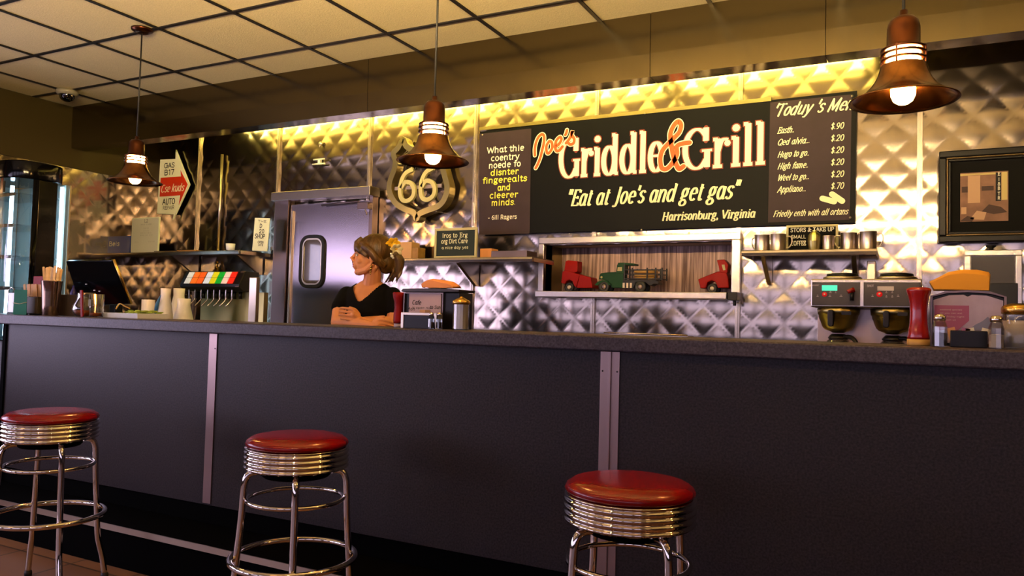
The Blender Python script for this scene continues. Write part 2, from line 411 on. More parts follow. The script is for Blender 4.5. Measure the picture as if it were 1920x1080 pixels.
# suspended ceiling: tiles in a black grid
mb = MB(); gx0, gy0, P = -4.5688, 3.6308, .608
mb.box((XL-.1, YF-.1, ZC+.004), (XR+.1, WY+.5, ZC+.06))
ceil = struct(mb.build('ceiling', 'ceiling_tile'))
mb = MB()
k = -3
while gx0+k*P < XR:
    x = gx0+k*P; k += 1
    if x > XL: mb.box((x-.011, YF, ZC-.004), (x+.011, 3.95, ZC+.003))
k = 0
while gy0-k*P > YF:
    y = gy0-k*P; k += 1; mb.box((XL, y-.011, ZC-.0045), (XR, y+.011, ZC+.0025))
struct(mb.build('trim_1', 'grid_black'))
# niche opening in the back wall
NX0, NX1, NZ0, NZ1 = -2.115, -.905, 1.425, 1.735
# quilted steel back wall
D = .1829; N = 12; st = D/N
def quilt(x, z):
    u = ((x+z)/D) % 1; v = ((x-z)/D) % 1
    return .0030*(math.sin(PI*u)*math.sin(PI*v))**.8
mb = MB(); bm = mb.bm
nx = int((XR-XL)/st)+1; nz = int((ZC-.8)/st)+1
G = [[bm.verts.new((XL+i*st, WY-quilt(i*st, j*st), .8+j*st)) for j in range(nz+1)] for i in range(nx+1)]
for i in range(nx):
    for j in range(nz):
        cx, cz = XL+(i+.5)*st, .8+(j+.5)*st
        if NX0 < cx < NX1 and NZ0 < cz < NZ1: continue
        a, b_, c, d = G[i][j], G[i+1][j], G[i+1][j+1], G[i][j+1]
        # split each cell along the crease that runs through it
        q = (i+j) % 2
        if (i+j+1) % N == 0:
            for t in ((a, b_, d), (b_, c, d)): mb.face(t, True)
        else:
            for t in ((a, b_, c), (a, c, d)): mb.face(t, True)
for v in [v for v in bm.verts if not v.link_faces]: bm.verts.remove(v)
wb = mb.build('wall_back', 'quilted_steel', recalc=False); struct(wb)
# solid wall behind the sheet (in four pieces round the niche)
mb = MB()
for a, b_ in (((XL, WY+.006, 0), (NX0, WY+.1, ZC)), ((NX1, WY+.006, 0), (XR, WY+.1, ZC)), ((NX0, WY+.006, 0), (NX1, WY+.1, NZ0)), ((NX0, WY+.006, NZ1), (NX1, WY+.1, ZC))): mb.box(a, b_)
struct(mb.build('wall_behind', 'wall_paint'))
# seams between the sheets
for i, px in enumerate((370, 519, 690, 889, 1110, 1386, 1724)):
    x = at(px, 400, 4.575).x
    if i == 4: x = -1.7745
    mb = MB(); zz = [(.8, ZC)]
    if NX0 < x < NX1: zz = [(.8, NZ0-.02), (NZ1+.02, ZC)]
    if i == 2: pass
    for z0, z1 in zz:
        mb.box((x-.013, 4.562, z0), (x+.013, 4.579, z1)); mb.box((x-.004, 4.557, z0), (x+.004, 4.562, z1))
    struct(mb.build('trim_%d' % (i+2), 'brushed_steel', bevel=.001))
# left wall: quilted below, plain steel above
mb = MB(); bm = mb.bm; n1 = int(1.8/st); nz = int((2.12-.8+.36)/st)
G = [[bm.verts.new((XL+quilt(i*st, j*st), WY-i*st, .8+j*st)) for j in range(nz+1)] for i in range(n1+1)]
for i in range(n1):
    for j in range(nz):
        a, b_, c, d = G[i][j], G[i+1][j], G[i+1][j+1], G[i][j+1]
        if (i+j+1) % N == 0:
            for t in ((a, b_, d), (b_, c, d)): mb.face(t, True)
        else:
            for t in ((a, b_, c), (a, c, d)): mb.face(t, True)
struct(mb.build('wall_left', 'quilted_steel', recalc=False))
struct(MB().box((XL+.002, 2.79, 2.4), (XL+.012, WY-.02, ZC-.002)).build('trim_21', mat('upper_panel', '#403618', .5, .4)))
struct(MB().box((XL-.12, YF, 0), (XL-.011, WY, ZC)).build('wall_side', 'wall_paint'))
struct(MB().box((XL, 2.66, .0), (XL+.10, 2.78, ZC)).build('trim_20', 'dark_copper'))
struct(MB().box((XR, YF, 0), (XR+.1, WY, ZC)).build('wall_right', 'wall_paint'))
# wall behind the camera; glowing windows added there for lavender daylight
struct(MB().box((XL, YF-.1, 0), (XR, YF, ZC)).build('wall_front', 'wall_paint'))
for i, (x0, x1) in enumerate(((-5.6, -4.0), (-3.6, -2.0), (-1.6, 0.0), (.4, 2.0), (2.6, 4.2))):
    wn = struct(MB().box((x0, YF+.005, .85), (x1, YF+.012, 2.05)).build('window_%d' % (i+1), 'window_light'))
    mb = MB()
    for a, b_ in (((x0-.05, .8), (x0, 2.1)), ((x1, .8), (x1+.05, 2.1)), ((x0, .8), (x1, .85)), ((x0, 2.05), (x1, 2.1)), (((x0+x1)/2-.02, .85), ((x0+x1)/2+.02, 2.05))):
        mb.box((a[0], YF+.001, a[1]), (b_[0], YF+.05, b_[1]))
    mb.build('window_frame', 'dull_trim', wn)
for i, (y0_, y1_) in enumerate(((-3.6, -1.9), (-1.4, .4), (.8, 2.2))):  # unseen left-hand windows, added to throw lavender light on the door and wall
    wn = struct(MB().box((XL-.008, y0_, .85), (XL-.002, y1_, 2.05)).build('window_%d' % (i+6), 'added_side_window_light'))
    mb = MB()
    for a, b_ in (((y0_-.05, .8), (y0_, 2.1)), ((y1_, .8), (y1_+.05, 2.1)), ((y0_, .8), (y1_, .85)), ((y0_, 2.05), (y1_, 2.1)), (((y0_+y1_)/2-.02, .85), ((y0_+y1_)/2+.02, 2.05))): mb.box((XL-.01, a[0], a[1]), (XL+.04, b_[0], b_[1]))
    mb.build('window_frame', 'dull_trim', wn)
# steel fascia above the serving side, with its lower lip
FY = 3.95; Z0 = EYE+1.3198
mb = MB()
joints = [XL]+[at(px, 150, FY).x for px in (690, 1218)]+[at(1548, 60, FY).x, 2.2, XR]
for a, b_ in zip(joints, joints[1:]):
    m_ = Z0+.125
    poly = [(FY, ZC), (FY, m_), (FY+.006, Z0), (FY+.13, Z0), (FY+.13, ZC)]
    mb.prismx([(y, z) for y, z in poly], a+.0015, b_-.0015)
struct(mb.build('trim_30', 'fascia_steel'))
struct(MB().box((XL, FY+.132, Z0+.02), (XR, FY+.14, ZC)).build('trim_31', 'satin_metal'))

# fluorescent lamps in the cove behind the fascia
xa, xb = at(330, 260, 4.2).x, at(1640, 110, 4.2).x
NL = 4; Lw = (xb-xa)/NL
f0 = thing('fluorescent_lamp', 'fluorescent strip lamp tucked behind the steel fascia above the quilted wall', 'light', (xa+Lw/2, 4.22, ZC-.071), 0, 'strip lamps in the cove behind the fascia')
MB().box((-Lw/2+.02, -.04, .025), (Lw/2-.02, .04, .07)).build('housing', 'white_paint', f0)
mb = MB(); mb.tube([(-Lw/2+.05, 0, 0), (Lw/2-.05, 0, 0)], .014, 12); mb.build('tube', 'tube_glow', f0)
for k in range(1, NL): dup(f0, (xa+Lw*(k+.5), 4.22, ZC-.071))

# ================================================================== THE BAR
PY = 2.72; SB = atz(960, 651, 2.66); x0 = atx(10, 700, PY); x1 = XR-.4
bar = thing('bar_counter', 'long bar front of dark speckled laminate panels with metal strips between them', 'counter', (0, PY, 0))
sx1, sx2 = atx(401, 640, PY), atx(1145, 660, PY)
edges = [x0, sx1, sx2, 2.3, x1]
for a, b_ in zip(edges, edges[1:]):
    MB().box((a+.001, 0, .292), (b_-.001, .03, SB-.001)).build('front_panel', 'laminate_panel', bar)
def strip(x, w_, two):
    mb = MB(); mb.box((x-w_/2, -.005, .30), (x+w_/2, -.0005, SB-.002))
    if two: mb.box((x-.004, -.013, .30), (x+.006, -.005, SB-.002))
    o = mb.build('metal_strip', 'strip_metal', bar, bevel=.0008)
    for dx in ((-w_*.38, w_*.38) if two else (w_*.3,)):
        mb = MB(); mb.M = Matrix.Translation((x+dx, -.005, SB-.075)) @ Matrix.Rotation(R(90), 4, 'X'); mb.lathe([(0, .002), (.003, .0015), (.0035, 0)], 10)
        mb.build('screw', 'black_plastic', o)
strip(sx1, .054, False); strip(sx2, .075, True); strip(2.3, .075, True)
MB().box((x0-.03, -.01, .0), (x0, .03, SB-.001)).build('end_post', 'black_base', bar)
mb = MB(); mb.box((x0, .012, .20), (x1, .035, .29)); mb.box((x0-.2, -.24, 0), (x1, .03, .186)); mb.build('kick_base', 'black_base', bar)
MB().box((x0-.2, -.246, .186), (x1, .028, .198)).build('step_top', 'black_base', bar)
MB().box((x0-.2, -.252, .172), (x1, -.2465, .2)).build('step_edge', 'satin_metal', bar)
MB().box((x0, .031, 0), (x1, .06, SB-.001)).build('backing', 'black_base', bar)
ct = MB().box((XL+.03, 2.66, SB), (x1, 3.14, TOP)).build('countertop', 'laminate_top', bevel=.006)
tag(ct, 'grey speckled laminate countertop running along the top of the bar', 'countertop')
# lower working counter along the steel wall
bc = thing('back_counter', 'low steel work counter against the quilted wall behind the bar', 'counter', (0, 4.2, 0))
DX0, DX1 = -4.60, -2.20
for a, b_ in ((XL+.72, DX0), (DX1, x1)):
    MB().box((a, -.36, .86), (b_, .35, .90)).build('worktop', 'brushed_steel', bc, bevel=.003)
    MB().box((a+.01, -.33, 0), (b_-.01, .34, .86)).build('cabinet_front', 'brushed_steel', bc)
WT = .90

# ================================================================== PENDANT LAMPS
def pendant(loc, label):
    t = thing('pendant_lamp', label, 'lamp', loc, 0, 'copper pendant lamps over the bar')
    h = ZC-loc[2]
    mb = MB(); mb.tube([(0, 0, .262), (0, 0, h-.02)], .0045, 8); mb.build('cord', 'cord_black', t)
    mb = MB(); mb.lathe([(0, h-.03), (.03, h-.028), (.06, h-.012), (.062, h-.001), (0, h-.001)], 24); mb.build('ceiling_canopy', 'dark_copper', t)
    mb = MB(); mb.lathe([(0, .272), (.011, .27), (.012, .255), (.016, .252), (.03, .248), (.041, .235), (.045, .215), (.045, .166), (.049, .162), (.05, .156), (.062, .154), (.062, .150), (.044, .150), (.043, .214), (0, .22)], 36)
    mb.build('lamp_cap', 'dark_copper', t)
    for z in (.136, .118):
        mb = MB(); mb.lathe([(.050, z), (.063, z-.001), (.0635, z+.0045), (.050, z+.0055), (.050, z)], 36); mb.build('louvre_ring', 'copper', t)
    for k in range(4):
        a = PI/4+k*PI/2+.5
        mb = MB(); mb.box((-.0025, -.0015, .092), (.0025, .0015, .155)); o = mb.build('strut', 'dark_copper', t); o.location = (.0615*math.cos(a), .0615*math.sin(a), 0); o.rotation_euler = (0, 0, a+PI/2)
    out = [(.062, .104), (.064, .098), (.0655, .09), (.070, .075), (.079, .056), (.093, .037), (.112, .020), (.132, .0075), (.148, .001), (.150, -.002)]
    mb = MB(); mb.lathe(out+[(.1485, -.0035), (.131, .0045), (.111, .017), (.0915, .034), (.0775, .053), (.0685, .073), (.064, .09), (.060, .104), (.062, .104)], 64)
    mb.build('shade', 'copper', t)
    mb = MB(); mb.lathe([(.0465, .149), (.0465, .095)], 32); mb.build('glass_sleeve', 'sleeve_glow', t)
    mb = MB(); mb.lathe([(0, -.014), (.014, -.011), (.026, -.002), (.033, .014), (.034, .034), (.028, .05), (.018, .066), (.014, .085), (.014, .1), (0, .1)], 24)
    bulb = mb.build('bulb', 'bulb_glow', t)
    return t
pendant(Vector((-4.06, 2.99, EYE+.75)), 'copper bell pendant lamp hanging before the arrow sign, farthest left')
pendant(Vector((-1.748, 2.65, EYE+.643)), 'copper bell pendant lamp hanging in front of the 66 shield')
pendant(Vector((-.016, 2.53, EYE+.679)), 'copper bell pendant lamp overlapping the menu end of the sign')
pendant(Vector((1.75, 2.5, EYE+.679)), 'added copper bell pendant lamp, out of view over the far right stretch of the bar')  # extra pendant added outside the view for more warm light
# unseen ceiling lights added over the dining side to light the room
for x, y in ((-4.3, -.6), (-2.1, -.9), (1.9, -.6), (3.9, 1.6)):
    t = thing('added_ceiling_light', 'added square recessed ceiling light with a glowing diffuser over the dining side', 'light', (gx0+P*round((x-gx0)/P)+P/2, gy0-P*round((gy0-y)/P)+P/2, ZC), 0, 'added recessed ceiling lights')
    MB().box((-.28, -.28, -.012), (.28, .28, -.006)).build('diffuser', 'added_troffer_glow', t)
    mb = MB()
    for a, b_ in (((-.3, -.3), (.3, -.28)), ((-.3, .28), (.3, .3)), ((-.3, -.28), (-.28, .28)), ((.28, -.28), (.3, .28))): mb.box((a[0], a[1], -.016), (b_[0], b_[1], -.0046))
    mb.build('frame', 'white_paint', t)

for x in (-1.95, -.2):  # unseen trough lamps, added and hooded to light the ceiling over the bar
    t = thing('added_uplight', 'added long hanging trough lamp, out of view, lighting the ceiling over the bar', 'light', (x, .75, 2.17), 0, 'added trough lamps over the dining side')
    mb = MB(); mb.prismx([(-.02, .10), (-.02, -.06), (.13, -.06), (.13, .045), (.125, .045), (.125, -.055), (-.015, -.055), (-.015, .095), (.12, .095), (.12, .10)], -.8, .8); mb.build('trough', 'dull_trim', t)
    MB().box((-.79, -.0145, -.05), (.79, -.008, .085)).build('lamp_strip', 'added_uplight_glow', t)
    mb = MB()
    for dx in (-.6, .6): mb.tube([(dx, .05, .10), (dx, .05, ZC-2.17)], .003, 6)
    mb.build('hanger', 'satin_metal', t)

# security camera on the ceiling
t = thing('dome_camera', 'dome security camera on the ceiling tile beside the left wall', 'camera', (-5.75, 3.62, ZC-.005))
MB().lathe([(0, 0), (.075, 0), (.078, -.018), (.066, -.034), (.058, -.036), (0, -.036)], 32).build('housing', 'camera_plastic', t)
MB().lathe([(.054, -.036), (.052, -.055), (.04, -.072), (.02, -.083), (0, -.086)], 32).build('dome', 'lens_glass', t)

# ================================================================== STOOLS
def stool(x, y, rz, label):
    t = thing('bar_stool', label, 'stool', (x, y, 0), rz, 'red and chrome bar stools')
    H = EYE-.454
    MB().lathe([(0, H), (.09, H-.001), (.14, H-.004), (.168, H-.010), (.184, H-.021), (.189, H-.032), (.184, H-.041), (.176, H-.045), (0, H-.045)], 64).build('cushion', 'red_vinyl', t)
    pr = [(.178, H-.0445), (.190, H-.046)]; z = H-.048
    for k in range(4):
        pr += [(.1905, z), (.186, z-.004), (.1855, z-.0065), (.1905, z-.010), (.1925, z-.0135), (.1905, z-.017)]; z -= .0185
    pr += [(.184, z), (.18, z-.004), (.17, z-.005), (0, z-.005)]
    MB().lathe(pr, 72).build('ribbed_band', 'chrome', t)
    zb = z-.005
    for k in range(4):
        a = k*PI/2; c, s = math.cos(a), math.sin(a)
        prof = [(.11, zb-.012), (.150, zb-.013), (.172, zb-.022), (.183, zb-.045), (.187, zb-.08), (.192, .47), (.203, .33), (.209, .24), (.216, .18), (.236, .10), (.250, .018)]
        pts = catmull([(r*c, r*s, q) for r, q in prof], 4)
        leg = MB().tube(pts, .0125, 12).build('leg', 'chrome', t)
        MB().lathe([(0, 0), (.016, 0), (.0165, .012), (.0145, .022), (0, .022)], 14, .2505*c, .2505*s).build('foot', 'rubber', leg)
    MB().tube(circ(0, 0, .176, .545, 48), .0085, 10, True).build('upper_ring', 'chrome', t)
    MB().tube(circ(0, 0, .2275, .327, 56), .0115, 10, True).build('foot_ring', 'chrome', t)
    MB().lathe([(0, zb-.03), (.12, zb-.03), (.13, zb-.02), (.13, zb+.002), (0, zb+.002)], 24).build('swivel_plate', 'black_base', t)
    return t
stool(-3.367, 2.123, R(-18), 'red-topped chrome bar stool at the left edge near the counter end')
stool(-2.05, 2.245, R(-48), 'red-topped chrome bar stool between the two metal strips of the counter')
stool(-.72, 2.184, R(-36.7), 'red-topped chrome bar stool standing before the wide metal strip, nearest')

# ================================================================== WALL SHELVES
def wall_shelf(xa, xb, z, d, label, brs, th=.03):
    t = thing('wall_shelf', label, 'shelf', (0, WY-.012, z), 0)
    mb = MB(); y = -d; mb.box((xa, y, -.006), (xb, 0, 0)); mb.prismx([(y, 0), (y-.008, -.004), (y-.010, -.015), (y-.006, -th), (y+.012, -th), (y+.012, -.006)], xa, xb)
    mb.box((xa, y, -th), (xa+.004, 0, -.001)); mb.box((xb-.004, y, -th), (xb, 0, -.001)); mb.build('shelf_board', 'brushed_steel', t, bevel=.001)
    for x in brs:
        mb = MB(); mb.prismx([(-.001, -.0065), (-d+.05, -.0065), (-d+.05, -.03), (-.03, -.17), (-.001, -.17)], x-.012, x+.012); mb.build('bracket', 'brushed_steel', t, bevel=.001)
    return t
SZL = 1.712
SLX0 = at(180, 474, 4.26).x
wall_shelf(SLX0, -4.53, SZL, .32, 'left steel wall shelf carrying the framed certificate, beside the door', (-5.35, -4.62))
SZM = 1.628
wall_shelf(-3.44, -2.05, SZM, .32, 'middle steel wall shelf with the small chalkboard, above the woman', (-2.62,))
SZR = 1.645
wall_shelf(-.80, -.14, SZR, .31, 'short steel wall shelf holding metal mugs, right of the truck niche', (-.70, -.25))

# pipe running down the wall through the shelf
px_ = at(408, 350, 4.52).x
mb = MB(); mb.tube([(0, 0, SZL+.006), (0, 0, 2.55)], .012, 12); t_ = mb.build('conduit_pipe', 'satin_metal', loc=(px_, 4.553, 0)); tag(t_, 'vertical metal pipe rising from the left shelf to the fascia', 'pipe')
mb = MB(); mb.tube([(0, 0, 1.655), (0, 0, 1.63), (0, -.01, 1.60)], .012, 10); mb.tube([(0, 0, 1.60), (0, 0, 1.50)], .018, 10)
tag(mb.build('water_valve', 'gold', loc=(px_, 4.549, 0)), 'brass valve on the wall under the left shelf above the drink dispenser', 'valve')

# ================================================================== THE BIG SIGN
SY = 4.53
def quad_px(mb, P, Y, th, o): mb.prism(pts_px(P, Y, o), Y-o[1], Y-o[1]+th); return mb
o = Vector((at(900, 247, SY).x, SY, 1.8))
sign = thing('diner_sign', "long black painted sign reading Joe's Griddle & Grill across the steel wall", 'sign', o)
SC = [(899, 440), (1603, 417), (1607, 170), (900, 247)]
quad_px(MB(), SC, SY, .022, o).build('sign_board', 'sign_black', sign)
quad_px(MB(), [(898, 440), (993, 438), (996, 241), (899, 251)], SY-.002, .0016, o).build('quote_panel', 'sign_brown', sign)
quad_px(MB(), [(1440, 417), (1593, 412), (1597, 177), (1444, 192)], SY-.002, .0016, o).build('menu_panel', 'sign_brown', sign)
mb = MB(); p0, p1 = at(899, 245, SY), at(1446, 186, SY); mb.box((p0.x-o.x, -.004, p0.z-o.z), (p1.x-o.x, .03, p0.z-o.z+.022)); mb.build('top_rail', 'olive_steel', sign)
for px, py in ((905, 253), (1209, 213), (1598, 180), (1594, 408), (1203, 431)):
    mb = MB(); q = at(px, py, SY-.002); mb.ball((q.x-o.x, -.0035, q.z-o.z), .006, 10, 6); mb.build('screw_head', 'satin_metal', sign)
LY = SY-.004
for s, cx, cy, wd, m_ in (("What thie", 948, 284.5, 70, 'paint_cream'), ("coentry", 947, 299.8, 54, 'paint_cream'), ("noede fo", 946.5, 313.5, 61, 'paint_cream'), ("disnter", 946, 327.5, 53, 'paint_yellow'),
                        ("fingere\u00e0lts", 946.5, 341.5, 84, 'paint_yellow'), ("and", 945, 356.5, 25, 'paint_yellow'), ("cleerer", 944.5, 370.5, 54, 'paint_yellow'), ("minds.", 944, 384.5, 46, 'paint_yellow')):
    write_px(sign, s.replace('\u00e0', 'a'), cx, cy, wd, 10.5, LY, m_, thick=12, thin=12)
write_px(sign, "- 6ill Ragers", 942, 411, 54, 8, LY, 'paint_cream', thick=9, thin=9)
# title
def title(s, xa_, ya, xb_, yb, cap_px):
    a, b_ = at(xa_, ya, LY), at(xb_, yb, LY); h = atz(xa_, ya-cap_px, LY)-a.z
    for yy, g, m_, nm in ((.0002, 4, 'paint_rust', 'title_shadow'), (-.001, 0, 'paint_cream', 'title_lettering')):
        mb = MB(); write_mesh(mb, s, (a.x-o.x, a.z-o.z), (b_.x-o.x, b_.z-o.z), h, LY+yy-o.y, thick=10.5, thin=4.5, serif=True, grow=g); mb.build(nm, m_, sign, recalc=False)
title("Griddle", 1046, 333.8, 1245, 319.8, 70)
title("Grill", 1277, 318.3, 1437, 306, 72.5)
def brush(P, w_, Y, m_, nm, closed=False, parent=None, og=None, n=8):
    og = og or o; parent = parent or sign; Q = catmull([(at(x, y, Y).x-og[0], at(x, y, Y).z-og[2], 0) for x, y in P], n, closed); mb = MB()
    ww = w_*1.0/FOC*5.0; ribbon(mb, [(q.x, q.y) for q in Q], Y-og[1], lambda d: ww, closed)
    if not closed:
        for q in (Q[0], Q[-1]): disc2(mb, q.x, q.y, Y-og[1], ww/2)
    return mb.build(nm, m_, parent, recalc=False)
def z2(P, ox, oy, s): return [(ox+x/s, oy+y/s) for x, y in P]
amp = z2([(437, 317), (375, 325), (325, 350), (325, 420), (290, 490), (235, 547), (190, 535), (180, 450), (205, 375), (285, 290), (345, 225), (360, 160), (335, 130), (295, 170), (268, 240), (275, 330), (292, 430), (318, 505), (345, 548), (383, 525)], 1200, 200, 4.696)
for w_, yy, m_, nm in ((11, -.0025, 'paint_cream', 'ampersand_outline'), (8, -.0035, 'paint_orange', 'ampersand')): brush(amp, w_, LY+yy, m_, nm)
joes = [z2(q, 980, 210, 7.71) for q in ([(177, 625), (178, 510), (215, 385), (270, 325), (308, 345), (308, 430), (285, 540), (255, 660), (215, 760), (188, 810)],
        [(385, 420), (345, 490), (350, 585), (385, 590), (425, 520), (420, 440), (385, 420)], [(465, 505), (520, 470), (560, 400), (540, 362), (490, 410), (468, 500), (490, 560), (530, 555), (575, 500)],
        [(640, 262), (632, 300), (618, 330)], [(628, 450), (680, 380), (722, 275), (712, 330), (745, 390), (735, 450), (690, 470), (650, 440)])]
for w_, yy, m_, nm in ((8.6, -.0035, 'paint_cream', 'script_outline'), (5.6, -.0045, 'paint_orange', 'script_lettering')):
    for q in joes: brush(q, w_, LY+yy, m_, nm)
write_px(sign, '"Eat at Joe\'s and get gas"', 1221, 379, 322, 31, LY, 'paint_pale', thick=12, thin=6, slant=.27, serif=True)
write_px(sign, 'Harrisonburg, Virginia', 1328, 410.5, 175, 15, LY, 'paint_pale', thick=15, thin=8, slant=.2, serif=True)
write_px(sign, "'Toduy 's Menu", 1530, 211, 165, 22, LY, 'paint_pale', thick=11, thin=6, slant=.45)
for s, y, wd in (("Easth..", 250.5, 32), ("Qed alvia...", 272.5, 61), ("Hugo to go..", 295.5, 60), ("High fame..", 317.5, 58), ("Weel to go...", 339, 60), ("Appliano...", 361, 54)):
    write_px(sign, s, 1457, y, wd, 11, LY, 'paint_pale', left=True, thick=10, thin=7, slant=.35)
for s, y in (("$.90", 242.5), ("$.20", 265), ("$.20", 287.5), ("$.20", 310), ("$.20", 332.5), ("$.70", 354.5)):
    write_px(sign, s, 1557, y, 25, 11, LY, 'paint_pale', left=True, thick=9, thin=7, slant=.2)
write_px(sign, "Friedly enth with all ortans", 1519, 404, 140, 11, LY, 'paint_pale', thick=10, thin=7, slant=.35)
for q in ([(1542, 372), (1564, 378)], [(1560, 364), (1579, 377)]): brush([q[0], q[1]], 9, LY-.001, 'paint_pale', 'chalk_drawing')

# ================================================================== 66 SHIELD
SHY = 4.47
o6 = at(795, 380, SHY)
sh = thing('route_shield', 'cream metal 66 road shield mounted on the quilted wall left of the big sign', 'sign', o6)
def z4(P): return [(700+x/4.271, 180+y/4.271) for x, y in P]
outl = z4([(235, 345), (262, 400), (330, 440), (420, 445), (500, 420), (545, 470), (545, 540), (570, 640), (590, 730), (570, 820), (520, 880), (430, 915), (365, 945), (345, 985), (322, 935), (250, 905), (175, 855), (130, 770), (130, 690), (165, 590), (175, 520), (160, 460), (200, 410)])
def ribbon3(mb, pts, y0, y1, w_, closed=True):
    n = len(pts); A = []
    for i in range(n):
        a = pts[(i-1) % n] if closed else pts[max(0, i-1)]; b = pts[(i+1) % n] if closed else pts[min(n-1, i+1)]
        d = Vector((b[0]-a[0], b[1]-a[1])).normalized(); nx, nz = -d.y*w_/2, d.x*w_/2
        A.append([mb.v((pts[i][0]+nx, y0, pts[i][1]+nz)), mb.v((pts[i][0]-nx, y0, pts[i][1]-nz)), mb.v((pts[i][0]-nx, y1, pts[i][1]-nz)), mb.v((pts[i][0]+nx, y1, pts[i][1]+nz))])
    for i in range(n if closed else n-1):
        a, b = A[i], A[(i+1) % n]
        for k in range(4): mb.face([a[k], a[(k+1) % 4], b[(k+1) % 4], b[k]])
    if not closed: mb.face(A[0][::-1]); mb.face(A[-1])
    return mb
def cpx(P, Y, og, n=6, closed=True): return [(q.x, q.y) for q in catmull([(x, z, 0) for x, z in pts_px(P, Y, og)], n, closed)]
ribbon3(MB(), cpx(outl, SHY, o6, 4), 0, .075, .042).build('shield_frame', 'olive_steel', sh)
six = [(478, 575), (420, 610), (385, 680), (375, 760), (390, 815), (430, 830), (475, 800), (488, 740), (465, 690), (420, 680), (385, 730)]
for dx, dy in ((0, 0), (-165, 10)):
    ribbon3(MB(), cpx(z4([(x+dx, y+dy) for x, y in six]), SHY-.004, o6, 5, False), -.004, .018, .030, False).build('numeral', 'pale_frame', sh)
mb = MB(); a, b_ = at(738, 353, SHY), at(826, 347, SHY); mb.box((a.x-o6.x, .012, a.z-o6.z-.012), (b_.x-o6.x, .028, a.z-o6.z+.012)); mb.build('crossbar', 'satin_metal', sh)
mb = MB(); mb.prism(pts_px(z4([(195, 500), (540, 480), (545, 540), (180, 545)]), SHY, o6), .006, .02); mb.build('name_plate', 'pale_frame', sh)
write_px(sh, "COFFEE", 789, 317.5, 60, 11, SHY+.0045, 'ink', thick=12, thin=12)
mb = MB()
for px, py in ((760, 400), (815, 395), (790, 330)): q = at(px, py, SHY); mb.tube([(q.x-o6.x, .02, q.z-o6.z), (q.x-o6.x, .105, q.z-o6.z)], .005, 8)
mb.build('wall_bracket', 'satin_metal', sh)

# ================================================================== ARROW SIGN
AY = 4.54; oa = at(325, 345, AY)
ar = thing('arrow_sign', 'cream and red arrow-shaped sign behind the left pendant lamp', 'sign', oa)
def z3(P): return [(280+x/6.35, 260+y/6.35) for x, y in P]
MB().prism(pts_px(z3([(130, 250), (310, 240), (315, 130), (478, 545), (280, 968), (290, 900), (92, 890)]), AY, oa), 0, .012).build('sign_plate', 'white_paint', ar)
MB().prism(pts_px(z3([(135, 465), (378, 450), (370, 375), (455, 545), (350, 790), (368, 675), (122, 690)]), AY-.002, oa), -.002, -.0002).build('red_arrow', 'arrow_red', ar)
AL = AY-.0035
for s, cx, cy, wd, h in (("GAS", 237, 345, 128, 55), ("B17", 235, 430, 122, 60), ("AUTO", 230, 780, 150, 65), ("REPAIR", 228, 842, 138, 42)):
    write_px(ar, s, 280+cx/6.35, 260+cy/6.35, wd/6.35, h/6.35, AL, 'ink' if s != 'REPAIR' else 'ink_grey', thick=12, thin=12)
write_px(ar, "Cse kuds", 280+270/6.35, 260+630/6.35, 275/6.35, 85/6.35, AL, 'paint_cream', thick=11, thin=6, slant=.3)

# small fitting and clip on the wall above the door
q = at(598, 303, 4.55)
mb = MB(); mb.tube([(-.055, 0, .018), (.055, 0, .018)], .006, 8); mb.tube([(-.065, 0, -.018), (.06, 0, -.018)], .006, 8); mb.box((-.012, 0, -.018), (.012, .02, .018))
tag(mb.build('wall_clip', 'white_paint', loc=q), 'small white double clip fixed to the quilted wall above the door', 'clip')
q = at(601, 269, 4.56)
mb = MB(); mb.ball((0, 0, 0), .018, 12, 8, (1, .6, 1)); mb.tube([(0, 0, 0), (.0, -.01, -.03)], .005, 8)
tag(mb.build('wall_hook', 'satin_metal', loc=q), 'small shiny hook on the wall high above the door', 'hook')

# ================================================================== DOOR
DY = 4.55
dr = thing('door_1', 'x', 'x', (0, DY, 0)); del dr['label']; del dr['category']; struct(dr)
p = at(508, 376, 4.46); q = at(693, 366, 4.46)
lx0, lx1 = at(541, 500, 4.52).x, at(690, 500, 4.52).x; dt = at(600, 381, 4.52).z
MB().box((lx0, -.03, .01), (lx1, .01, dt)).build('door_leaf', 'door_steel', dr, bevel=.002)
jx0 = at(511, 500, 4.50).x; jx1 = at(536, 500, 4.50).x; jr = at(696, 500, 4.5).x
mb = MB(); mb.box((jx0, -.05, 0), (jx1, .022, dt+.03)); mb.box((lx1+.004, -.045, 0), (lx1+.035, .022, dt+.03)); mb.build('door_frame', 'dull_trim', dr, bevel=.002)
mb = MB(); mb.box((at(508, 370, 4.42).x, -.13, p.z-.012), (at(693, 366, 4.42).x, -.01, p.z+.055)); mb.build('door_header', 'brushed_steel', dr, bevel=.003)
mb = MB(); q = at(680, 384, 4.45); mb.box((q.x-.05, -.10, q.z-.03), (q.x+.045, -.031, q.z+.02)); mb.tube([(q.x-.05, -.08, q.z+.03), (q.x-.42, -.06, q.z+.02)], .009, 8); mb.tube([(q.x, -.07, q.z-.03), (q.x+.012, -.06, q.z-.07)], .006, 8); mb.build('door_closer', 'dull_trim', dr, bevel=.003)
a, b_ = at(563, 537, 4.515), at(608, 443, 4.515)
rr_ = rrect(a.x, a.z, b_.x, b_.z, .07)
mb = MB(); ribbon3(mb, rr_, -.045, -.028, .026); mb.build('window_gasket', 'rubber', dr)
rr2 = rrect(a.x+.018, a.z+.018, b_.x-.018, b_.z-.018, .055)
mb = MB(); ribbon3(mb, rr2, -.042, -.028, .012); mb.build('window_rim', 'satin_metal', dr)
mb = MB(); mb.prism(rr2, -.034, -.0305); mb.build('window_pane', mat('porthole', '#4a4034', .1, 0, noise=.35, nscale=6, coat=1), dr)
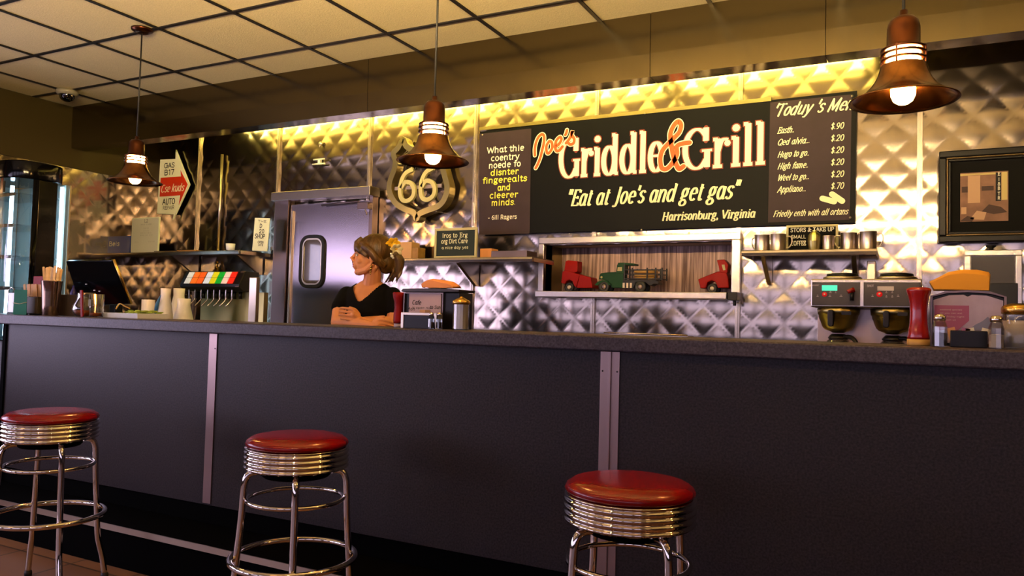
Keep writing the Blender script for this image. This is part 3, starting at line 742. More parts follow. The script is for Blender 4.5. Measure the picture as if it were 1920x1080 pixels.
mb = MB(); mb.box((lx0+.02, -.045, .05), (lx0+.035, -.03, dt-.05)); mb.build('hinge_strip', 'satin_metal', dr)

# ================================================================== NICHE WITH TOY TRUCKS
ni = thing('wall_niche', 'x', 'x', (0, WY, 0)); del ni['label']; del ni['category']; ni.name = 'trim_40'; struct(ni)
d_ = .27
mb = MB(); mb.box((NX0, d_, NZ0), (NX1, d_+.02, NZ1)); mb.build('niche_back', 'niche_wood', ni)
mb = MB(); mb.box((NX0-.012, -.01, NZ0-.01), (NX0, d_+.02, NZ1+.012)); mb.box((NX1, -.01, NZ0-.01), (NX1+.012, d_+.02, NZ1+.012)); mb.box((NX0, -.01, NZ1), (NX1, d_+.02, NZ1+.012)); mb.build('niche_lining', 'olive_steel', ni)
mb = MB(); fw_ = .045
mb.box((NX0-.03, -.05, NZ1), (NX1+fw_, -.012, NZ1+.04)); mb.box((NX0-.03, -.05, NZ0-.0), (NX0+.008, -.012, NZ1)); mb.box((NX1-.004, -.05, NZ0-.06), (NX1+fw_, -.012, NZ1)); mb.build('niche_frame', 'brushed_steel', ni, bevel=.003)
mb = MB(); LX0 = at(1003, 545, 4.40).x; LX1 = at(1362, 552, 4.40).x
mb.box((LX0, -.18, NZ0-.04), (LX1, d_, NZ0-.001)); mb.build('niche_ledge', 'brushed_steel', ni, bevel=.004)
mb = MB(); mb.box((LX1+.001, -.16, NZ0-.045), (LX1+.055, -.05, NZ0+.002)); mb.tube([(LX1+.03, -.10, NZ0-.046), (LX1+.03, -.10, NZ0-.075)], .01, 8); mb.build('ledge_clamp', 'black_plastic', ni, bevel=.003)
NF = NZ0-.0005
# green stake truck
TY = 4.64
tx0, tx1 = at(1120, 530, TY).x, at(1248, 530, TY).x; L = tx1-tx0
tr = thing('toy_truck', 'green vintage toy stake truck with a load of logs in the wall niche', 'toy truck', (tx0, TY, NF))
U = L/1530.; gp = lambda P: [((x-120)*U, (850-z)*U) for x, z in P]
W2 = 175*U
mb = MB(); mb.prism(gp([(200, 560), (215, 470), (245, 430), (400, 412), (590, 405), (760, 430), (760, 745), (500, 745), (480, 690), (430, 610), (330, 580)]), -W2*.75, W2*.75); mb.build('hood', 'truck_green', tr, bevel=.003)
mb = MB(); mb.prism(gp([(595, 440), (615, 260), (640, 205), (760, 205), (1010, 225), (1010, 260), (780, 260), (780, 440)]), -W2*.8, W2*.8); cab = mb.build('cab', 'truck_green', tr, bevel=.002)
mb = MB(); mb.prism(gp([(625, 385), (632, 305), (730, 300), (730, 385)]), -W2*.8-.001, -W2*.8+.0005); mb.build('cab_window', 'pale_frame', cab)
for x in (130, 1080-100):
    pass
mb = MB(); mb.prism(gp([(120, 690), (190, 620), (290, 580), (400, 595), (490, 670), (500, 700), (430, 690), (350, 640), (270, 640), (190, 700)]), -W2, W2); mb.build('front_fender', 'truck_green', tr, bevel=.002)
mb = MB(); mb.prism(gp([(760, 575), (1480, 575), (1550, 620), (1540, 665), (1440, 660), (1360, 700), (1250, 620), (1050, 630), (1000, 745), (760, 745)]), -W2*.9, W2*.9); mb.build('chassis', 'black_plastic', tr, bevel=.002)
mb = MB()
for x in (785, 865, 945): mb.box(((x-22-120)*U, -W2*.9-.004, (850-750)*U), ((x+22-120)*U, -W2*.9, (850-640)*U))
mb.build('side_vent', 'hub', tr)
mb = MB()
for z in (565, 465, 375): mb.box(((790-120)*U, -W2-.002, (850-z)*U), ((1640-120)*U, -W2+.001, (850-z+22)*U)); mb.box(((790-120)*U, W2-.001, (850-z)*U), ((1640-120)*U, W2+.002, (850-z+22)*U))
for x in (800, 970, 1300, 1485, 1620):
    top = 240 if x < 900 else 320
    for s in (-1, 1): mb.box(((x-14-120)*U, s*W2-.003, (850-580)*U), ((x+14-120)*U, s*W2+.003, (850-top)*U))
mb.build('stake_rails', 'black_plastic', tr)
for j in range(3):
    for k in range(3):
        mb = MB(); mb.tube([((1000-120+random.random()*40)*U, (-1+k)*W2*.55, (850-545+j*75)*U), ((1440-120)*U, (-1+k)*W2*.55, (850-545+j*75)*U)], 35*U, 10); mb.build('log', 'log', tr)
def wheel(parent, x, y, r, wd, m_hub='hub', nm='wheel'):
    mb = MB(); mb.M = Matrix.Translation((x, y, r)) @ Matrix.Rotation(R(90), 4, 'X'); mb.lathe([(0, -wd/2), (r*.8, -wd/2), (r*.97, -wd*.35), (r, 0), (r*.97, wd*.35), (r*.8, wd/2), (r*.5, wd/2), (r*.45, wd*.4), (0, wd*.4)], 28)
    w1 = mb.build(nm, 'tire', parent)
    mb = MB(); mb.M = Matrix.Translation((x, y-wd*.42, r)) @ Matrix.Rotation(R(90), 4, 'X'); mb.lathe([(0, .003), (r*.3, .002), (r*.42, 0), (r*.42, -.003), (0, -.003)], 20); mb.build('hub_cap', m_hub, w1)
for x in (340, 1150):
    for s in (-1, 1): wheel(tr, (x-120)*U, s*W2*.82, 125*U, 70*U, 'hub' if x > 9999 else 'dull_trim')
mb = MB(); mb.M = Matrix.Translation(((265-120)*U, -W2*.76, (850-520)*U)); mb.ball((0, 0, 0), 26*U, 12, 8); mb.build('headlight', 'pale_frame', tr)
# red toy trucks at the two ends, each tipped on its nose or tail
def red_truck(px0, px1, pyb, Y, scale, tilt, flip, label):
    cx = (at(px0, 530, Y).x+at(px1, 530, Y).x)/2
    t = thing('toy_pickup', label, 'toy truck', (cx, Y, NF), 0, 'red toy trucks in the niche')
    M = Matrix.Diagonal((-1 if flip else 1, 1, 1, 1)); S = scale
    def PR(poly, w_, nm, m_, bev=.004, par=None, y0=None):
        mb = MB(); mb.M = M; mb.prism([(x*S, z*S) for x, z in poly], -w_*S if y0 is None else y0*S, w_*S); return mb.build(nm, m_, par or t, bevel=bev)
    return t, M, S, PR
t, M, S, PR = red_truck(1052, 1104, 540, 4.67, 1, 0, False, 'red toy pickup tilted on its tail at the left end of the niche')
org = t.location
g6 = lambda P: [(at(980+x/4.364, 420+z/4.364, 4.60).x-org.x, at(980+x/4.364, 420+z/4.364, 4.60).z-org.z) for x, z in P]
MB().prism(g6([(330, 300), (350, 292), (430, 300), (428, 385), (405, 398), (318, 385)]), -.03, .05).build('cab', 'truck_red', t, bevel=.004)
MB().prism(g6([(300, 480), (312, 385), (355, 378), (405, 395), (455, 412), (425, 520), (408, 505), (395, 468), (370, 455), (345, 465), (332, 490)]), -.045, .07).build('front_body', 'truck_red', t, bevel=.005)
MB().prism(g6([(455, 412), (545, 435), (560, 522), (428, 522)]), -.045, .07).build('truck_bed', 'truck_red', t, bevel=.004)
def wheel_at(t, cpx_, cpz, r, y):
    q = g6([(cpx_, cpz)])[0]; wheel(t, q[0], y, r, .022); return q
q = g6([(370, 490)])[0]; wheel(t, q[0], -.04, max(.024, q[1]*.62), .022)
wheel(t, q[0], .06, max(.024, q[1]*.62), .022)
t, M, S, PR = red_truck(1306, 1362, 540, 4.67, 1, 0, False, 'red toy pickup tilted nose down at the right end of the niche')
org = t.location
MB().prism(g6([(1575, 290), (1640, 285), (1672, 330), (1660, 400), (1600, 392), (1590, 340)]), -.03, .05).build('cab', 'truck_red', t, bevel=.004)
MB().prism(g6([(1617, 330), (1640, 328), (1648, 372), (1630, 376)]), -.034, -.029).build('cab_window', 'pale_frame', t)
MB().prism(g6([(1425, 450), (1590, 385), (1660, 395), (1675, 440), (1680, 520), (1590, 522), (1570, 475), (1540, 460), (1505, 475), (1490, 525), (1445, 525)]), -.045, .07).build('body', 'truck_red', t, bevel=.005)
q = g6([(1543, 500)])[0]; wheel(t, q[0], -.04, max(.024, q[1]*.62), .022); wheel(t, q[0], .06, max(.024, q[1]*.62), .022)

# ================================================================== THINGS ON THE BAR, LEFT END
BT = TOP+.0004
def lathe_part(name, m_, prof, parent, seg=28, **k):
    mb = MB(); mb.lathe(prof, seg, **k); return mb.build(name, m_, parent)
# steel tumbler full of wooden sticks
cx = atx(94, 590, 2.85)
cup = thing('steel_tumbler', 'tall steel tumbler crammed with wooden sticks at the left end of the bar', 'tumbler', (cx, 2.85, BT))
lathe_part('body', 'cup_steel', [(0, 0), (.042, 0), (.044, .004), (.047, .06), (.052, .14), (.0575, .205), (.059, .208), (.056, .205), (.05, .14), (.042, .01), (0, .008)], cup, 40)
random.seed(3)
for i in range(18):
    a = 2*PI*i/18*3.3; r = .010+.036*(i/18)
    mb = MB(); mb.prism(rrect(-.0065, 0, .0065, .262+random.random()*.026, .006, 4), -.0008, .0008)
    o_ = mb.build('stir_stick', 'pale_wood', loc=(cx+r*.6*math.cos(a), 2.85+r*.6*math.sin(a), BT+.012))
    o_.rotation_euler = (-.10*math.sin(a)*r/.046, .14*math.cos(a)*r/.046, random.uniform(-.5, .5)+.8)
    tag(o_, 'pale wooden stirring stick standing in the steel tumbler', 'stick', 'wooden sticks in the steel tumbler')
# table caddy with green card and packets
cx = atx(50, 590, 2.83)
cad = thing('table_caddy', 'clear caddy holding a green card and sugar packets, leftmost on the bar', 'caddy', (cx, 2.83, BT))
MB().box((-.12, -.05, 0), (.11, .05, .008)).build('base', 'black_plastic', cad, bevel=.002)
mb = MB(); mb.tube([(-.12, -.045, .004), (-.12, -.045, .15), (-.09, -.045, .165), (-.06, -.045, .15)], .003, 8); mb.build('wire_frame', 'chrome', cad)
MB().box((-.118, -.048, .009), (-.055, .04, .135)).build('clear_holder', 'thin_glass', cad, bevel=.004)
MB().box((-.04, .0, .0085), (.10, .045, .11)).build('packet_holder', 'brown_plastic', cad, bevel=.003)
mb = MB(); mb.prism([(-.045, 0), (.09, 0), (.085, .15), (-.04, .15)], -.001, .001)
gcd = mb.build('menu_card', 'green_card', loc=(cx, 2.775, BT)); tag(gcd, 'dark green card propped before the sugar packets', 'card')
mb = MB(); mb.tube([(-.045, -.0025, .07), (.02, -.0025, .065), (.09, -.0025, .075)], .002, 6); mb.build('gold_line', 'pale_frame', gcd)
for i in range(8):
    mb = MB(); mb.box((-.016, -.0015, 0), (.016, .0015, .075))
    o_ = mb.build('sugar_packet', 'packet', loc=(cx-.03+i*.0165, 2.835+(i % 2)*.016, BT+.112)); o_.rotation_euler = (random.uniform(-.12, .12), random.uniform(-.18, .18), random.uniform(-.3, .3))
    tag(o_, 'orange-brown sugar packet standing in the leftmost caddy', 'packet', 'sugar packets in the left caddy')
mb = MB(); mb.box((-.09, 0, 0), (.10, .012, .24)); o_ = mb.build('red_folder', 'dark_red_plastic', loc=(cx+.02, 2.90, BT), bevel=.004); tag(o_, 'dark red menu standing behind the caddy of packets', 'menu')
# squeezed bottle in purple and red behind
q = atx(137, 560, 3.30)
bt = thing('sauce_bottle', 'small bottle with a blue cap and red label behind the screen', 'bottle', (q, 3.30, WT+.0004))
lathe_part('body', 'dark_red_plastic', [(0, 0), (.04, 0), (.042, .01), (.042, .36), (.026, .41), (0, .41)], bt)
lathe_part('cap', 'purple_plastic', [(0, .4105), (.024, .4105), (.02, .44), (.008, .47), (.005, .49), (0, .49)], bt)
# brown bin
q0, q1 = atx(108, 575, 2.98), atx(152, 575, 2.98)
mb = MB(); mb.box((q0, 0, 0), (q1+.03, .006, .13)); mb.box((q0, .006, 0), (q0+.006, .11, .13)); mb.box((q1+.024, .006, 0), (q1+.03, .11, .13)); mb.box((q0, .11, 0), (q1+.03, .116, .13)); mb.box((q0+.006, .006, 0), (q1+.024, .11, .006))
tag(mb.build('plastic_bin', 'brown_plastic', loc=(0, 2.98, BT), bevel=.002), 'dull brown open bin on the bar beside the steel tumbler', 'bin')
# glass pitcher with orange drink
cx = atx(160, 590, 2.85)
pt = thing('glass_pitcher', 'round glass pitcher with a little orange drink left in it', 'pitcher', (cx, 2.85, BT))
lathe_part('body', 'glass', [(0, 0), (.045, 0), (.06, .012), (.072, .04), (.068, .065), (.05, .095), (.044, .125), (.05, .14), (.048, .14), (.042, .125), (.048, .095), (.065, .064), (.069, .04), (.058, .016), (.044, .005), (0, .005)], pt, 36)
lathe_part('drink', 'orange_drink', [(0, .006), (.043, .006), (.056, .018), (.066, .036), (0, .036)], pt)
cx2 = atx(180, 590, 2.80)
gl = thing('drinking_glass', 'straight-sided glass with a printed mark, before the round pitcher', 'glass', (cx2, 2.80, BT))
mb = MB(); mb.lathe([(0, 0), (.036, 0), (.040, .13), (.038, .13), (.034, .006), (0, .006)], 8); mb.build('body', 'glass', gl)
lathe_part('drink', 'orange_drink', [(0, .0065), (.033, .0065), (.034, .025), (0, .025)], gl, 8)
mb = MB(); mb.prism(rrect(-.011, .06, .013, .10, .004), -.0425, -.0405); mb.build('printed_mark', 'ink_grey', gl)
mb = MB(); mb.box((-.008, -.004, 0), (.008, .004, .15)); o_ = mb.build('red_straw', 'dark_red_plastic', loc=(cx2-.055, 2.755, BT+.001)); o_.rotation_euler = (0, -.12, 0); tag(o_, 'flat red-brown stick leaning by the glass pitcher', 'stick')

# touch screen till seen from behind
Yb = 3.42; A_ = at(243, 571, Yb); B_ = at(150, 575, Yb)
def same_x(px, py, X):
    d = ray(px, py); k = X/d.x; return Vector((X, d.y*k, d.z*k+EYE))
T_ = same_x(209, 488, A_.x); S_ = same_x(123, 490, B_.x-.02)
T_ = Vector((A_.x, max(3.0, T_.y), T_.z))
q1 = at(209, 488, T_.y); S_ = at(123, 490, T_.y)
mon = thing('till_screen', 'black touch-screen till seen from behind, tilted toward the serving side', 'till', (0, 0, 0))
mb = MB()
P4 = [B_, A_, q1, S_]; nrm = (P4[1]-P4[0]).cross(P4[3]-P4[0]).normalized()
if nrm.y > 0: nrm = -nrm
fr = [mb.v(p) for p in P4]; bk = [mb.v(p-nrm*.028) for p in P4]
mb.face(fr); mb.face(bk[::-1])
for i in range(4): mb.face([fr[i], fr[(i+1) % 4], bk[(i+1) % 4], bk[i]])
mb.build('screen_back', 'black_gloss', mon, bevel=.006)
mb = MB(); e0, e1 = A_-nrm*.014, q1-nrm*.014; ex = (A_-B_).normalized()*.004; mb.tube([e0+ex, e1+ex], .009, 8); mb.build('edge_trim', 'gold', mon)
mid = (A_+B_)/2
mb = MB(); mb.box((mid.x-.10, Yb+.02, WT+.0005), (mid.x+.10, Yb+.22, WT+.02)); mb.box((mid.x-.03, Yb+.06, WT+.02), (mid.x+.03, Yb+.12, mid.z+.10)); mb.build('stand', 'black_plastic', mon, bevel=.004)
mb = MB()
for dx, dz in ((-.09, .14), (-.03, .10), (.02, .095)): c = mid+(q1-A_)*(dz/.28)+Vector((dx, 0, 0)); mb.box((c.x-.008, c.y-.006, c.z-.003), (c.x+.008, c.y+.002, c.z+.003))
mb.build('port_cover', 'satin_metal', mon)
# till counter carrying it, behind the bar
MB().box((-5.5, 3.16, .86), (-3.95, 3.75, WT)).build('till_shelf', 'brushed_steel', bc, bevel=.002).location = (0, -4.2, 0)
MB().box((-5.49, 3.17, 0), (-3.96, 3.74, .86)).build('till_cabinet', 'brushed_steel', bc).location = (0, -4.2, 0)

# ---- white tray with greens, stacked cups, jugs
tx0, tx1 = atx(218, 595, 2.95), atx(292, 595, 2.95)
tray = thing('food_tray', 'shallow white tray of sliced greens on the bar', 'tray', ((tx0+tx1)/2, 2.93, BT)); hw = (tx1-tx0)/2
mb = MB(); mb.prismx([(-.09, .0), (.09, 0), (.10, .028), (.095, .028), (.085, .006), (-.085, .006), (-.095, .028), (-.10, .028)], -hw, hw); mb.box((-hw-.002, -.098, 0), (-hw, .098, .028)); mb.box((hw, -.098, 0), (hw+.002, .098, .028)); mb.build('tray_body', 'white_ceramic', tray, bevel=.002)
random.seed(5)
mb = MB()
for i in range(60):
    x, y = random.uniform(-hw*.1, hw*.9), random.uniform(-.07, .07); mb.ball((x, y, .022+random.random()*.022), .016, 7, 4, (1.3, 1, .25))
gr = mb.build('sliced_greens', 'lettuce', loc=tray.location); gr['kind'] = 'stuff'; tag(gr, 'pale green sliced vegetables piled in the white tray', 'greens')
mb = MB(); mb.tube(catmull([(-.09, 0, .03), (-.06, 0, .06), (-.02, 0, .05), (.03, 0, .035)], 5), .004, 8); tag(mb.build('serving_tongs', 'gold', loc=(tray.location.x-hw*.1, 2.90, BT+.02)), 'brassy tongs lying across the white tray of greens', 'tongs')
JY = 3.55
def item_z(px, py, Y): return at(px, py, Y).z
for i, (pxc, pyt, pw, lab, ms) in enumerate(((277, 562, 26, 'short white mug right of the till screen', 1), (309, 541, 31, 'tall white jug with a blue swoosh beside the soda taps', 1), (334, 541, 34, 'white jug standing behind the blue-marked one', 1), (344, 560, 40, 'squat white jug closest to the soda taps', 1))):
    Y = (3.3, 3.30, 3.70, 3.46)[i]; X = atx(pxc, 590, Y); zt = atz(pxc, pyt, Y); h = zt-WT; r = pw/FOC*Y/.72/2/1.06
    t = thing('white_mug' if i == 0 else 'white_jug', lab, 'mug' if i == 0 else 'jug', (X, Y, WT+.0004), 0, None if i == 0 else 'white jugs by the soda taps')
    if i == 0:
        lathe_part('body', 'white_ceramic', [(0, 0), (r, 0), (r*1.05, h*.4), (r*.9, h*.6), (r*1.02, h*.62), (r, h), (r*.9, h), (r*.85, h*.1), (0, h*.08)], t)
        mb = MB(); mb.tube(catmull([(-r*.95, 0, h*.9), (-r*1.4, 0, h*.85), (-r*1.4, 0, h*.72), (-r*.97, 0, h*.66)], 5), .005, 8); mb.build('handle', 'white_ceramic', t)
    else:
        lathe_part('body', 'white_ceramic', [(0, 0), (r, 0), (r*1.08, h*.3), (r*1.05, h*.62), (r*.62, h*.9), (r*.66, h), (r*.58, h), (r*.5, h*.92), (0, h*.8)], t)
        if i == 1:
            mb = MB(); q_ = []; 
            for k in range(12): a_ = R(-150+k*7); z_ = h*(.60+.028*k); q_.append((r*1.10*math.cos(a_)*(1 if k < 8 else .96), r*1.10*math.sin(a_)*(1 if k < 8 else .96), z_))
            mb.tube(q_, [.002+.009*math.sin(PI*k/11) for k in range(12)], 8); mb.build('blue_swoosh', 'blue_print', t)

# ---- soda dispenser
SYF = 3.85
X0, X1 = atx(338, 520, SYF), atx(440, 520, SYF); X2 = atx(449, 520, SYF); zt, zb_ = atz(400, 508, SYF), atz(400, 538, SYF)
sd = thing('soda_dispenser', 'black soda dispenser with a row of coloured flavour buttons and taps', 'drink dispenser', (0, SYF, WT+.0004))
zo = WT; px0_ = atx(466, 560, SYF)
MB().prismx([(0, zb_-zo), (0, zb_-zo+.02), (.05, zt-zo), (.18, zt-zo), (.18, zb_-zo-.03), (.04, zb_-zo-.03)], X0, X2).build('tower_head', 'black_plastic', sd, bevel=.004)
MB().box((X0+.06, .14, 0), (px0_+.0, .18, zb_-zo-.031)).build('splash_panel', 'olive_steel', sd)
MB().box((X0+.03, -.06, 0), (X2-.01, .139, .06)).build('drip_tray', 'brushed_steel', sd, bevel=.003)
xs = [atx(px, 520, SYF) for px in (351, 362.5, 374, 386.5, 398, 409, 420.5, 432)]
for i, x in enumerate(xs):
    wv = .026
    mb = MB()
    for k in range(2):
        t0, t1 = .03+.47*k, .47+.47*k
        y0_, z0_ = .05*t0, (zb_-zo+.02)+(zt-zb_-.02)*t0; y1_, z1_ = .05*t1, (zb_-zo+.02)+(zt-zb_-.02)*t1
        mb.prismx([(y0_-.010, z0_), (y1_-.010, z1_), (y1_-.0005, z1_+.001), (y0_-.0005, z0_+.001)], x-wv, x+wv)
    mb.build('flavour_button', 'brand_%d' % i, sd, bevel=.002)
    zz = zb_-zo
    mb = MB(); mb.tube(catmull([(x-.01, .03, zz-.0), (x-.012, .03, zz-.06), (x-.012, .03, zz-.09), (x-.035, .0, zz-.135)], 4), .0045, 8); mb.build('tap_lever', 'chrome', sd)
    mb = MB(); mb.tube([(x+.008, .09, zz-.03), (x+.008, .09, zz-.08)], .013, 10); mb.build('nozzle', 'black_plastic', sd)
MB().prismx([(-.003, zb_-zo), (.05, zt-zo+.002), (.06, zt-zo+.002), (.01, zb_-zo)], X1+.005, X2-.002).build('blank_cover', 'dull_trim', sd, bevel=.003)
px0 = atx(466, 560, SYF-.05); px1 = atx(480, 560, SYF-.05)
MB().box((px0, -.05, 0), (px1, -.02, atz(472, 521, SYF)-zo)).build('side_post', 'satin_metal', sd, bevel=.004)

# ================================================================== ITEMS ON THE LEFT SHELF
def on_shelf(px0, px1, pyt, Y, z, th, name, lab, cat, m_, lean=0, group=None):
    a, b_ = atx(px0, pyt, Y), atx(px1, pyt, Y); h = atz((px0+px1)/2, pyt, Y)-z
    t = thing(name, lab, cat, ((a+b_)/2, Y, z+.0004), 0, group); hw = (b_-a)/2
    o_ = MB().box((-hw, 0, 0), (hw, th, h)).build('board', m_, t, bevel=.0015)
    return t, hw, h
SZ = SZL
t, hw, h = on_shelf(195, 244, 443, 4.33, SZ, .05, 'blue_box', 'dark blue box with white lettering at the left end of the shelf', 'box', 'blue_box')
write_px(t, "Beis", 214, 461, 20, 8, 4.33-.001, 'paper', thick=12, thin=12)
t, hw, h = on_shelf(248, 299, 408, 4.32, SZ, .012, 'certificate', 'pale framed certificate standing on the left shelf', 'certificate', 'paper_green')
MB().box((-hw+.008, -.0012, .008), (hw-.008, -.0004, h-.008)).build('paper_sheet', 'paper', t)
for s, y, wd, hh in (("La", 418, 7, 7), ("Certificate", 422.5, 20, 3), ("awarded", 429, 10, 2.4), ("to the diner", 433, 14, 2.4), ("Harrisonburg", 437, 22, 2.6), ("for good food", 441, 24, 2.4), ("signed", 454, 10, 2.4)):
    pass
for s, x, y, wd, hh in (("L2", 274, 417, 7, 6), ("IIIIIII II IIIIII", 274, 422, 21, 2.4), ("III III", 274, 429, 10, 2.2), ("IIIIII", 274, 434, 12, 2.2), ("IIIIIIIIII", 273, 438, 22, 2.4), ("IIIII III IIII", 274, 442, 24, 2.2), ("IIII", 256, 455, 8, 2), ("IIIIIII", 284, 454, 12, 2)):
    write_px(t, s, x, y, wd, hh, 4.32-.0018, 'ink_grey', thick=9, thin=9)
t = MB().box((-.12, 0, 0), (.12, .10, .014)).build('dark_book', 'brown_plastic', loc=(atx(309, 466, 4.32), 4.31, SZ+.0004), bevel=.002); tag(t, 'thin dark book lying on the left shelf right of the certificate', 'book')
t = MB().box((-.11, 0, 0), (.11, .12, .022)).build('yellow_notebook', 'wood', loc=(atx(349, 466, 4.36), 4.36, SZ+.0004), bevel=.002); tag(t, 'flat yellow-brown notebook lying on the left shelf', 'notebook')
c = thing('paper_cup', 'small white paper cup near the right end of the left shelf', 'cup', (atx(432, 466, 4.34), 4.34, SZ+.0004))
lathe_part('body', 'white_ceramic', [(0, 0), (.03, 0), (.036, .06), (.034, .06), (.028, .004), (0, .004)], c)
t, hw, h = on_shelf(475, 503, 409, 4.36, SZ, .006, 'price_card', 'narrow upright pale card with hand lettering at the right end of the left shelf', 'card', 'paper_green')
t.rotation_euler = (0, .06, 0)
for s, x, y, wd, hh in (("THE", 489, 417, 16, 4), ("D", 487, 427, 5, 7), ("20", 489, 437, 10, 7), ("SHOP", 486, 447, 19, 8), ("OPEN", 488, 456, 11, 4), ("LATE", 488, 461, 9, 3.6)):
    write_px(t, s, x, y, wd, hh, 4.36-.001, 'ink', thick=13, thin=13)

# ================================================================== MIDDLE SHELF
SZ = SZM
def box_thing(px0, px1, pyt, Y, z, depth, name, lab, cat, m_):
    a, b_ = atx(px0, pyt, Y), atx(px1, pyt, Y); h = max(.01, atz((px0+px1)/2, pyt, Y)-z)
    o_ = MB().box((a, 0, 0), (b_, depth, h)).build(name, m_, loc=(0, Y, z+.0004), bevel=.002)
    return tag(o_, lab, cat)
box_thing(744, 772, 454, 4.40, SZ, .10, 'brown_carton', 'small brown carton on the middle shelf behind the flower', 'box', 'packet')
box_thing(773, 784, 464, 4.36, SZ, .09, 'tan_carton', 'little tan carton beside the brown one on the middle shelf', 'box', 'wood')
cb = thing('chalkboard', 'small pale-framed chalkboard on the middle shelf under the 66 shield', 'chalkboard', (atx(853, 470, 4.30), 4.30, SZ+.0004))
a, b_ = at(815, 478, 4.30), at(896, 426, 4.30); hw = (b_.x-a.x)/2; h = b_.z-SZ
mb = MB(); mb.box((-hw, 0, 0), (hw, .014, .016)); mb.box((-hw, 0, h-.016), (hw, .014, h)); mb.box((-hw, 0, .016), (-hw+.016, .014, h-.016)); mb.box((hw-.016, 0, .016), (hw, .014, h-.016)); mb.build('frame', 'pale_frame', cb, bevel=.002)
MB().box((-hw+.016, .004, .016), (hw-.016, .011, h-.016)).build('slate_panel', 'slate', cb)
MB().box((-.02, .0145, .0), (.02, .10, .012)).build('easel_foot', 'pale_frame', cb)
for s, x, y, wd, hh in (("Iros to Erg", 853, 445, 48, 8), ("org Dirt Care", 852, 456, 50, 8), ("a nice day yes", 853, 466.5, 50, 5)):
    write_px(cb, s, x, y, wd, hh, 4.302, 'paint_pale', thick=9, thin=9)
box_thing(921, 988, 470, 4.30, SZ, .15, 'flat_tin', 'flat grey tin lying at the right end of the middle shelf', 'tin', 'dull_trim')
box_thing(900, 922, 466, 4.38, SZ, .09, 'tan_packet', 'small tan packet beside the chalkboard on the middle shelf', 'packet', 'peach_cloth')

# ================================================================== RIGHT SHELF: MUGS AND SIGN
SZ = SZR
def mug(px, py_top, Y, r, h, lab, hang, handle=True):
    t = thing('metal_mug', lab, 'mug', (atx(px, 460, Y), Y, SZ+.0004), hang, 'metal mugs on the right shelf')
    lathe_part('body', 'satin_metal', [(0, 0), (r, 0), (r*1.02, .003), (r, .006), (r, h-.003), (r*1.04, h), (r*.96, h), (r*.95, .006), (0, .005)], t, 32)
    if handle:
        mb = MB(); mb.tube(catmull([(r, 0, h*.86), (r+.025, 0, h*.84), (r+.03, 0, h*.5), (r+.015, 0, h*.22), (r, 0, h*.2)], 5), .0035, 8); mb.build('handle', 'satin_metal', t)
    return t
mug(1429, 433, 4.37, .040, .092, 'metal mug at the left end of the right shelf', 2.6)
mug(1459, 433, 4.34, .040, .092, 'metal mug just left of the little black sign', .2)
mug(1591, 432, 4.37, .040, .092, 'metal mug touching the right side of the little black sign', 3.0)
mug(1611, 432, 4.45, .036, .092, 'metal mug tucked behind between the two right-hand mugs', 2.0, False)
mug(1628, 432, 4.35, .040, .094, 'metal mug at the right end of the right shelf, handle out', -.2)
mug(1553, 438, 4.33, .030, .075, 'small metal mug in front of the little black sign', .9, False)
cb = thing('shelf_sign', 'little black lettered sign in a pale frame among the mugs', 'sign', (atx(1522, 440, 4.40), 4.40, SZ+.0004))
a, b_ = at(1473, 463, 4.40), at(1571, 420, 4.40); hw = (b_.x-a.x)/2; h = b_.z-SZ
mb = MB(); mb.box((-hw, 0, 0), (hw, .014, .012)); mb.box((-hw, 0, h-.012), (hw, .014, h)); mb.box((-hw, 0, .012), (-hw+.012, .014, h-.012)); mb.box((hw-.012, 0, .012), (hw, .014, h-.012)); mb.build('frame', 'pale_frame', cb, bevel=.002)
MB().box((-hw+.012, .003, .012), (hw-.012, .011, h-.012)).build('sign_face', 'mat_board', cb)
write_px(cb, "STORS & TAKE UP", 1523, 434, 82, 7, 4.401, 'paper', thick=12, thin=12)
write_px(cb, "SMALL", 1497, 447, 28, 6, 4.401, 'paper', thick=12, thin=12)
write_px(cb, "COFFEE", 1497, 460, 28, 8, 4.401, 'paper', thick=12, thin=12)
t = thing('glass_jug', 'ribbed pale jug standing before the little black sign', 'jug', (atx(1527, 460, 4.33), 4.33, SZ+.0004))
mb = MB()
prof = [(0, 0), (.026, 0), (.030, .02), (.034, .05), (.032, .08), (.022, .092), (.012, .10), (.012, .108), (0, .108)]
mb.lathe(prof, 20, smooth=False); mb.build('body', 'olive_steel', t)

# ================================================================== FRAMED PICTURE
FYP = 4.50; op = at(1760, 455, FYP)
fp = thing('picture_frame', 'black picture frame with dark mat and faded village scene, right side of the wall', 'picture', (op.x, FYP, op.z))
b_ = at(1966, 268, FYP); W_ = b_.x-op.x; H_ = at(1760, 284, FYP).z-op.z
def ringframe(mb, x0, z0, x1, z1, t_, y0, y1):
    mb.box((x0, y0, z0), (x1, y1, z0+t_)); mb.box((x0, y0, z1-t_), (x1, y1, z1)); mb.box((x0, y0, z0+t_), (x0+t_, y1, z1-t_)); mb.box((x1-t_, y0, z0+t_), (x1, y1, z1-t_))
mb = MB(); ringframe(mb, 0, 0, W_, H_, .035, 0, .05); mb.build('outer_moulding', 'frame_black', fp, bevel=.006)
mb = MB(); ringframe(mb, .033, .033, W_-.033, H_-.033, .010, .006, .045); mb.build('gilt_line', 'frame_gold', fp, bevel=.003)
mb = MB(); ringframe(mb, .043, .043, W_-.043, H_-.043, .012, .012, .045); mb.build('inner_moulding', 'frame_black', fp, bevel=.003)
MB().box((.055, .03, .055), (W_-.055, .045, H_-.055)).build('mat', 'mat_board', fp)
a, c_ = at(1801, 415, FYP), at(1892, 318, FYP); ax_, az_, bx_, bz_ = a.x-op.x, a.z-op.z, c_.x-op.x, c_.z-op.z
